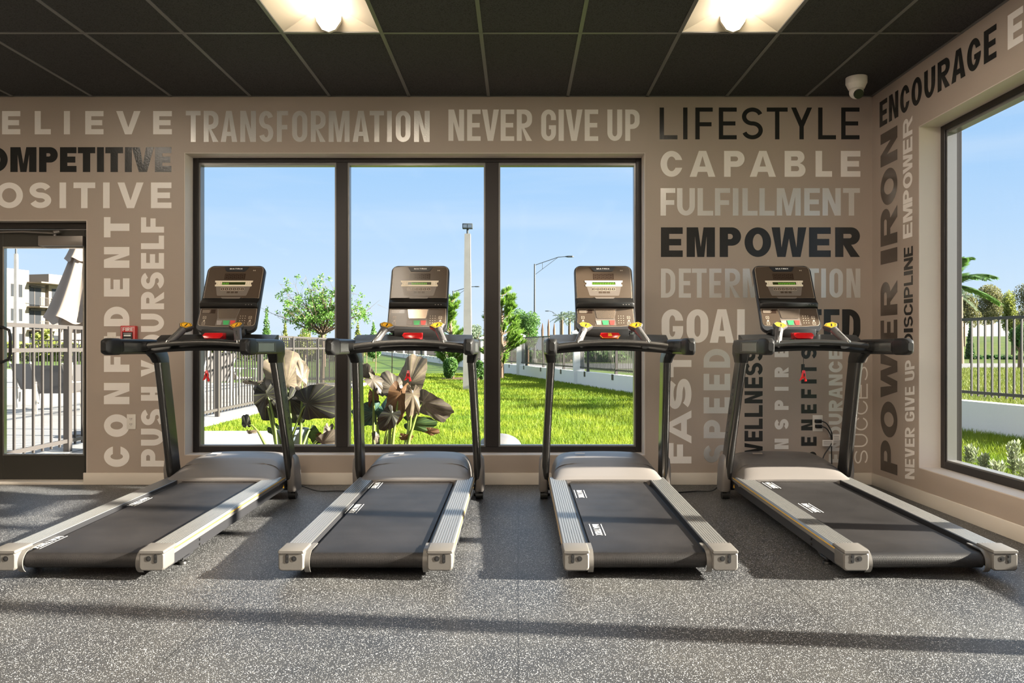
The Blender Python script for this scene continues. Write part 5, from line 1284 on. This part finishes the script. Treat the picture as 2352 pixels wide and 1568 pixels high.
# umbrella, patio chairs and apartment building beyond the door
uc = P(206, 740, 9.6); r = empty('patio_umbrella', (uc.x, uc.y, -.02), 'closed beige patio umbrella seen through the glass door', 'umbrella')
q = MB(); q.tube([(0,0,0),(0,0,2.95)], .024, 12); q.build('pole', 'chair_metal', r, smooth=40)
lathe([(.28,0),(.28,.05),(.05,.07),(.035,.25)], 28).build('base', 'frame_black', r, smooth=40)
def canopy(z0, z1, R0, R1, amp, n=96, K=20, lob=8, flare=0):
    rings = []
    for j in range(K+1):
        t = j/K; z = z0+(z1-z0)*t; R_ = R0+(R1-R0)*t**.85
        ring = []
        for i in range(n):
            a = 2*PI*i/n; f_ = 1+amp*(1-t*.4)*(math.cos(lob*a+1.3*t)+.35*math.cos(lob*2*a-2*t+1)); zz = z+(1-t)*flare*math.cos(lob*a+.6)*.5
            ring.append((R_*f_*math.cos(a+.1*t), R_*f_*math.sin(a+.1*t), zz))
        rings.append(ring)
    return rings
MB().loft(canopy(1.42, 2.75, .43, .05, .13, lob=7, flare=.10), caps=False).build('canopy', 'fabric', r, smooth=70)
MB().loft(canopy(2.16, 2.8, .25, .04, .09, lob=7, flare=.05), caps=False).build('canopy_cap', 'fabric', r, smooth=70)
MB().loft(canopy(1.30, 1.62, .33, .26, .10, lob=6, flare=.06), caps=False).build('canopy_inner_fold', 'fabric', r, smooth=70)
def patio_chair(label, x, y, rot, back, seatm='sling2', lean=.25, sc=1.0, group=None):
    r = empty('patio_chair', (x, y, -.02), label, 'chair', group); r.rotation_euler = (0, 0, rot); r.scale = (sc,)*3
    w_ = .28
    q = MB(); q.loft([[(-w_,.22,.42),(w_,.22,.42),(w_,.22+.02,.41),(-w_,.24,.41)], [(-w_,.22+lean,.98),(w_,.22+lean,.98),(w_,.24+lean,.98),(-w_,.24+lean,.98)]]); q.build('backrest', back, r)
    q = MB(); q.box((-w_, -.25, .41), (w_, .22, .425)); q.build('seat', seatm, r)
    for sx in (-1, 1):
        q = MB(); q.bar((sx*.30,.20,.40), (sx*.30,.25+lean,1.02), .035, .03); q.build('back_frame', 'chair_metal', r)
        q = MB(); q.bar((sx*.30,-.26,.62), (sx*.30,-.24,0), .035, .03); q.build('leg', 'chair_metal', r)
        q = MB(); q.bar((sx*.30,.34,.62), (sx*.30,.30,0), .035, .03); q.build('leg', 'chair_metal', r)
        q = MB(); q.bar((sx*.30,-.28,.62), (sx*.30,.36,.64), .05, .02); q.build('armrest', 'chair_metal', r)
p = P(138, 945, 13.0); patio_chair('dark grey backed patio chair seen through the door, right of the pale ones', p.x, p.y, PI*1.02, 'sling', sc=.82)
p = P(92, 940, 14.3); patio_chair('pale grey patio chair in the middle of the door glass', p.x, p.y, PI*.9, 'sling3', sc=.82)
p = P(26, 925, 14.6); patio_chair('beige leaning patio chair at the left of the door glass', p.x, p.y, PI*.6, 'sling2', lean=.4, sc=.82)
p = P(196, 950, 13.6); patio_chair('patio chair at the right edge of the door glass', p.x, p.y, PI*1.2, 'sling', sc=.82)
p = P(545, 920, 17.4); patio_chair('pale patio chair behind the pool fence in the left pane', p.x, p.y, PI*.8, 'sling2')
p = P(478, 925, 15.4); patio_chair('patio chair behind the pool fence beside the red clip', p.x, p.y, PI*1.3, 'sling')
# apartment building
dvec = Vector((.26, 1, 0)); nvec = Vector((1, -.26, 0)).normalized()
B0 = Vector((-62, 94, 0))
def sx_(px_): r_ = (px_-CX)/F; return (94*r_+62)/(.26-r_)
def bz(px_, py_): return H+(CY-py_)*(94+sx_(px_))/F
r = empty('apartment_building', tuple(B0), 'cream apartment building with balconies seen through the glass door', 'building')
def bb(q, p0, p1, z0, z1, n0, n1, mi=0):
    s0, s1 = sx_(p0), sx_(p1)
    c = lambda s_, n_, z: dvec*s_+nvec*n_+Vector((0,0,z))
    q.add([c(s0,n0,z0),c(s1,n0,z0),c(s1,n1,z0),c(s0,n1,z0),c(s0,n0,z1),c(s1,n0,z1),c(s1,n1,z1),c(s0,n1,z1)], [(0,3,2,1),(4,5,6,7),(0,1,5,4),(1,2,6,5),(2,3,7,6),(3,0,4,7)], mi)
q = MB(); bb(q, -60, 66.7, -1, bz(66,621), -8, 0); q.build('left_block', 'stucco', r)
q = MB(); bb(q, 66.7, 112, -1, bz(90,648), -8, -.5); q.build('middle_block', 'stucco', r)
q = MB(); bb(q, 112, 230, -1, bz(112,629), -8, 0); q.build('right_block', 'stucco', r)
for p0, p1, y0_, y1_ in ((25,31,651,680),(43,51,653,682),(25,31,708,736),(43,51,709,737),(25,31,765,790),(43,51,766,790),(119,137,663,688),(119,137,714,742),(119,137,770,792),(150,160,668,690),(-5,3,650,680)):
    q = MB(); bb(q, p0, p1, bz(p0,y1_), bz(p0,y0_), -.05, .04); wn = q.build('window', 'bwin', r)
for y0_, y1_ in ((659,702),(712,755),(765,800)):
    q = MB(); bb(q, 71, 101, bz(70,y1_), bz(70,y0_), -.55, -.44); wn = q.build('balcony_door', 'bwin', r)
    q = MB(); bb(q, 84.5, 86.5, bz(70,y1_), bz(70,y0_), -.44, -.40); bb(q, 69, 103, bz(70,y0_), bz(70,y0_)+.15, -.44, .1); q.build('door_frame', 'fence', wn)
q = MB(); bb(q, 62, 134, bz(62,650), bz(62,647), -.5, 2.2); q.build('roof_canopy', 'stucco2', r)
for y_ in (703, 757):
    q = MB(); bb(q, 62, 126, bz(62,y_+3), bz(62,y_), -.5, 2.0); sl_ = q.build('balcony_slab', 'stucco2', r)
    q = MB(); z0_, z1_ = bz(62,y_), bz(62,y_-20)
    bb(q, 62, 126, z1_-.06, z1_, 1.9, 1.96)
    for k in range(27): bb(q, 62.3+k*2.4, 62.9+k*2.4, z0_, z1_, 1.92, 1.95)
    q.build('balcony_railing', 'fence', sl_)
# vine on the facade
shr = empty('balcony_plant', tuple(B0+dvec*sx_(125)+nvec*1.3), 'green plant on the upper balcony of the apartment building', 'plant'); shr.location.z = bz(125, 690)
cards('foliage', *cloud(300, [(0,0,.3,.5,.35,.5)], .14), 'leaf_bright', shr)
p = P(92, 800, 75); tree('light green tree in front of the apartment building, behind the fence', p.x, p.y, H+40*75/F, 1.2, 1500, .14, 'leaf_yellow')

# grass blades
def blades(name, label, n, xr, yr, keep, hh=.075, m='blade', pw=1.6):
    x = rng.uniform(xr[0], xr[1], n*2); u = rng.random(n*2); y = yr[0]+(yr[1]-yr[0])*u**pw
    ok = np.array([keep(a, b_) for a, b_ in zip(x, y)]); x = x[ok][:n]; y = y[ok][:n]; n = len(x)
    a = rng.random(n)*2*PI; h_ = hh*(.6+.8*rng.random(n)); w_ = .0035+.0006*(y-yr[0]); l1 = rng.normal(0, .35, n)*h_; l2 = rng.normal(0, .35, n)*h_
    v = np.empty((n, 3, 3)); z0 = -.125
    v[:,0] = np.stack([x-np.cos(a)*w_, y-np.sin(a)*w_, np.full(n, z0)], 1); v[:,1] = np.stack([x+np.cos(a)*w_, y+np.sin(a)*w_, np.full(n, z0)], 1); v[:,2] = np.stack([x+l1, y+l2, z0+h_], 1)
    me = bpy.data.meshes.new(name); me.vertices.add(n*3); me.vertices.foreach_set('co', v.reshape(-1).astype(np.float32)); me.loops.add(n*3); me.loops.foreach_set('vertex_index', np.arange(n*3, dtype=np.int32))
    me.polygons.add(n); me.polygons.foreach_set('loop_start', np.arange(0, n*3, 3, dtype=np.int32)); me.polygons.foreach_set('loop_total', np.full(n, 3, dtype=np.int32)); me.update(calc_edges=True)
    return tag(link(name, me, m), label, 'grass', kind='stuff')
blades('rough_grass_blades', 'taller rough grass between the low white wall and the road', 90000, (4, 28), (8.5, 41), lambda x, y: .5*y < x < .72*y and x > wall_x(y)+.35, .16, 'blade_rough', 1.3)
def kmain(x, y): return x > (-4.6 if y < 24.2 else -.25*y) and x < min(.36*y, wall_x(y)-.02) and not (x < -2.8 and y < 10.35) and y > 8.1
blades('grass_blades', 'bright green lawn grass outside the main window', 190000, (-6.5, 6.3), (8.1, 34), kmain, .07, pw=1.9)
blades('grass_blades', 'lawn grass between the low wall and the right wall window', 50000, (3.8, 7.2), (5.5, 12.5), lambda x, y: x > y*.5 and x < wall_x(y)-.02, .085)

# ---------------------------------------------------------------- sky, sun, camera
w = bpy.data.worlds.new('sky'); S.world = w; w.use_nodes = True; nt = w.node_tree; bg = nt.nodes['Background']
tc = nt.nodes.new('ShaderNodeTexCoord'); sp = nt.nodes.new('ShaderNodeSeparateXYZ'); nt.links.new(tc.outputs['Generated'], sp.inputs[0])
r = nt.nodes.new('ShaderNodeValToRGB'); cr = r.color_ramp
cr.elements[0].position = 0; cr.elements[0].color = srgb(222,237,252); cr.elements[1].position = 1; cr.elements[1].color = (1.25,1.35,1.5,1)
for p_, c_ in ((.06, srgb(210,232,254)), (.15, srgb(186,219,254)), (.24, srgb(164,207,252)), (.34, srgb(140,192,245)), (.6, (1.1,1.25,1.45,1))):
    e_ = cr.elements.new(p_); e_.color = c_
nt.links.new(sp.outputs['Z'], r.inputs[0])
mp = nt.nodes.new('ShaderNodeMapping'); mp.inputs['Scale'].default_value = (1.2, 1.2, 11); nt.links.new(tc.outputs['Generated'], mp.inputs[0])
n = nt.nodes.new('ShaderNodeTexNoise'); n.inputs['Scale'].default_value = 1.6; n.inputs['Detail'].default_value = 6; nt.links.new(mp.outputs[0], n.inputs['Vector'])
r2 = nt.nodes.new('ShaderNodeValToRGB'); r2.color_ramp.elements[0].position = .48; r2.color_ramp.elements[1].position = .8
r2.color_ramp.elements[0].color = (0,0,0,1); r2.color_ramp.elements[1].color = (.4,.4,.4,1); nt.links.new(n.outputs['Fac'], r2.inputs[0])
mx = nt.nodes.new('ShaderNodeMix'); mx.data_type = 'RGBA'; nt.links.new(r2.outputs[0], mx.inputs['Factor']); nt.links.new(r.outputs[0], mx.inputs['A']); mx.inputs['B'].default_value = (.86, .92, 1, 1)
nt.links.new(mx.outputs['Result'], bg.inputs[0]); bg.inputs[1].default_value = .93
sl = bpy.data.lights.new('sun', 'SUN'); sl.energy = 38.0; sl.angle = math.radians(1.1); sl.color = (1, .91, .78)
so = bpy.data.objects.new('sun', sl); C.objects.link(so)
el = math.radians(19.5); dr = Vector((-math.cos(el)*.9938, math.cos(el)*.111, -math.sin(el)))
so.rotation_euler = dr.to_track_quat('-Z', 'Y').to_euler(); so.location = (12, 0, 8)
cam = bpy.data.cameras.new('camera'); co = bpy.data.objects.new('camera', cam); C.objects.link(co)
co.location = (0, 0, H); co.rotation_euler = (PI/2, 0, 0); cam.sensor_width = 36; cam.lens = F/2352*36
cam.shift_x = (1176-CX)/2352; cam.shift_y = (CY-784)/2352; cam.clip_start = .05; cam.clip_end = 600
S.camera = co
S.view_settings.view_transform = 'Standard'; S.view_settings.look = 'None'; S.view_settings.gamma = 1; S.view_settings.exposure = .17
S.view_settings.use_curve_mapping = False
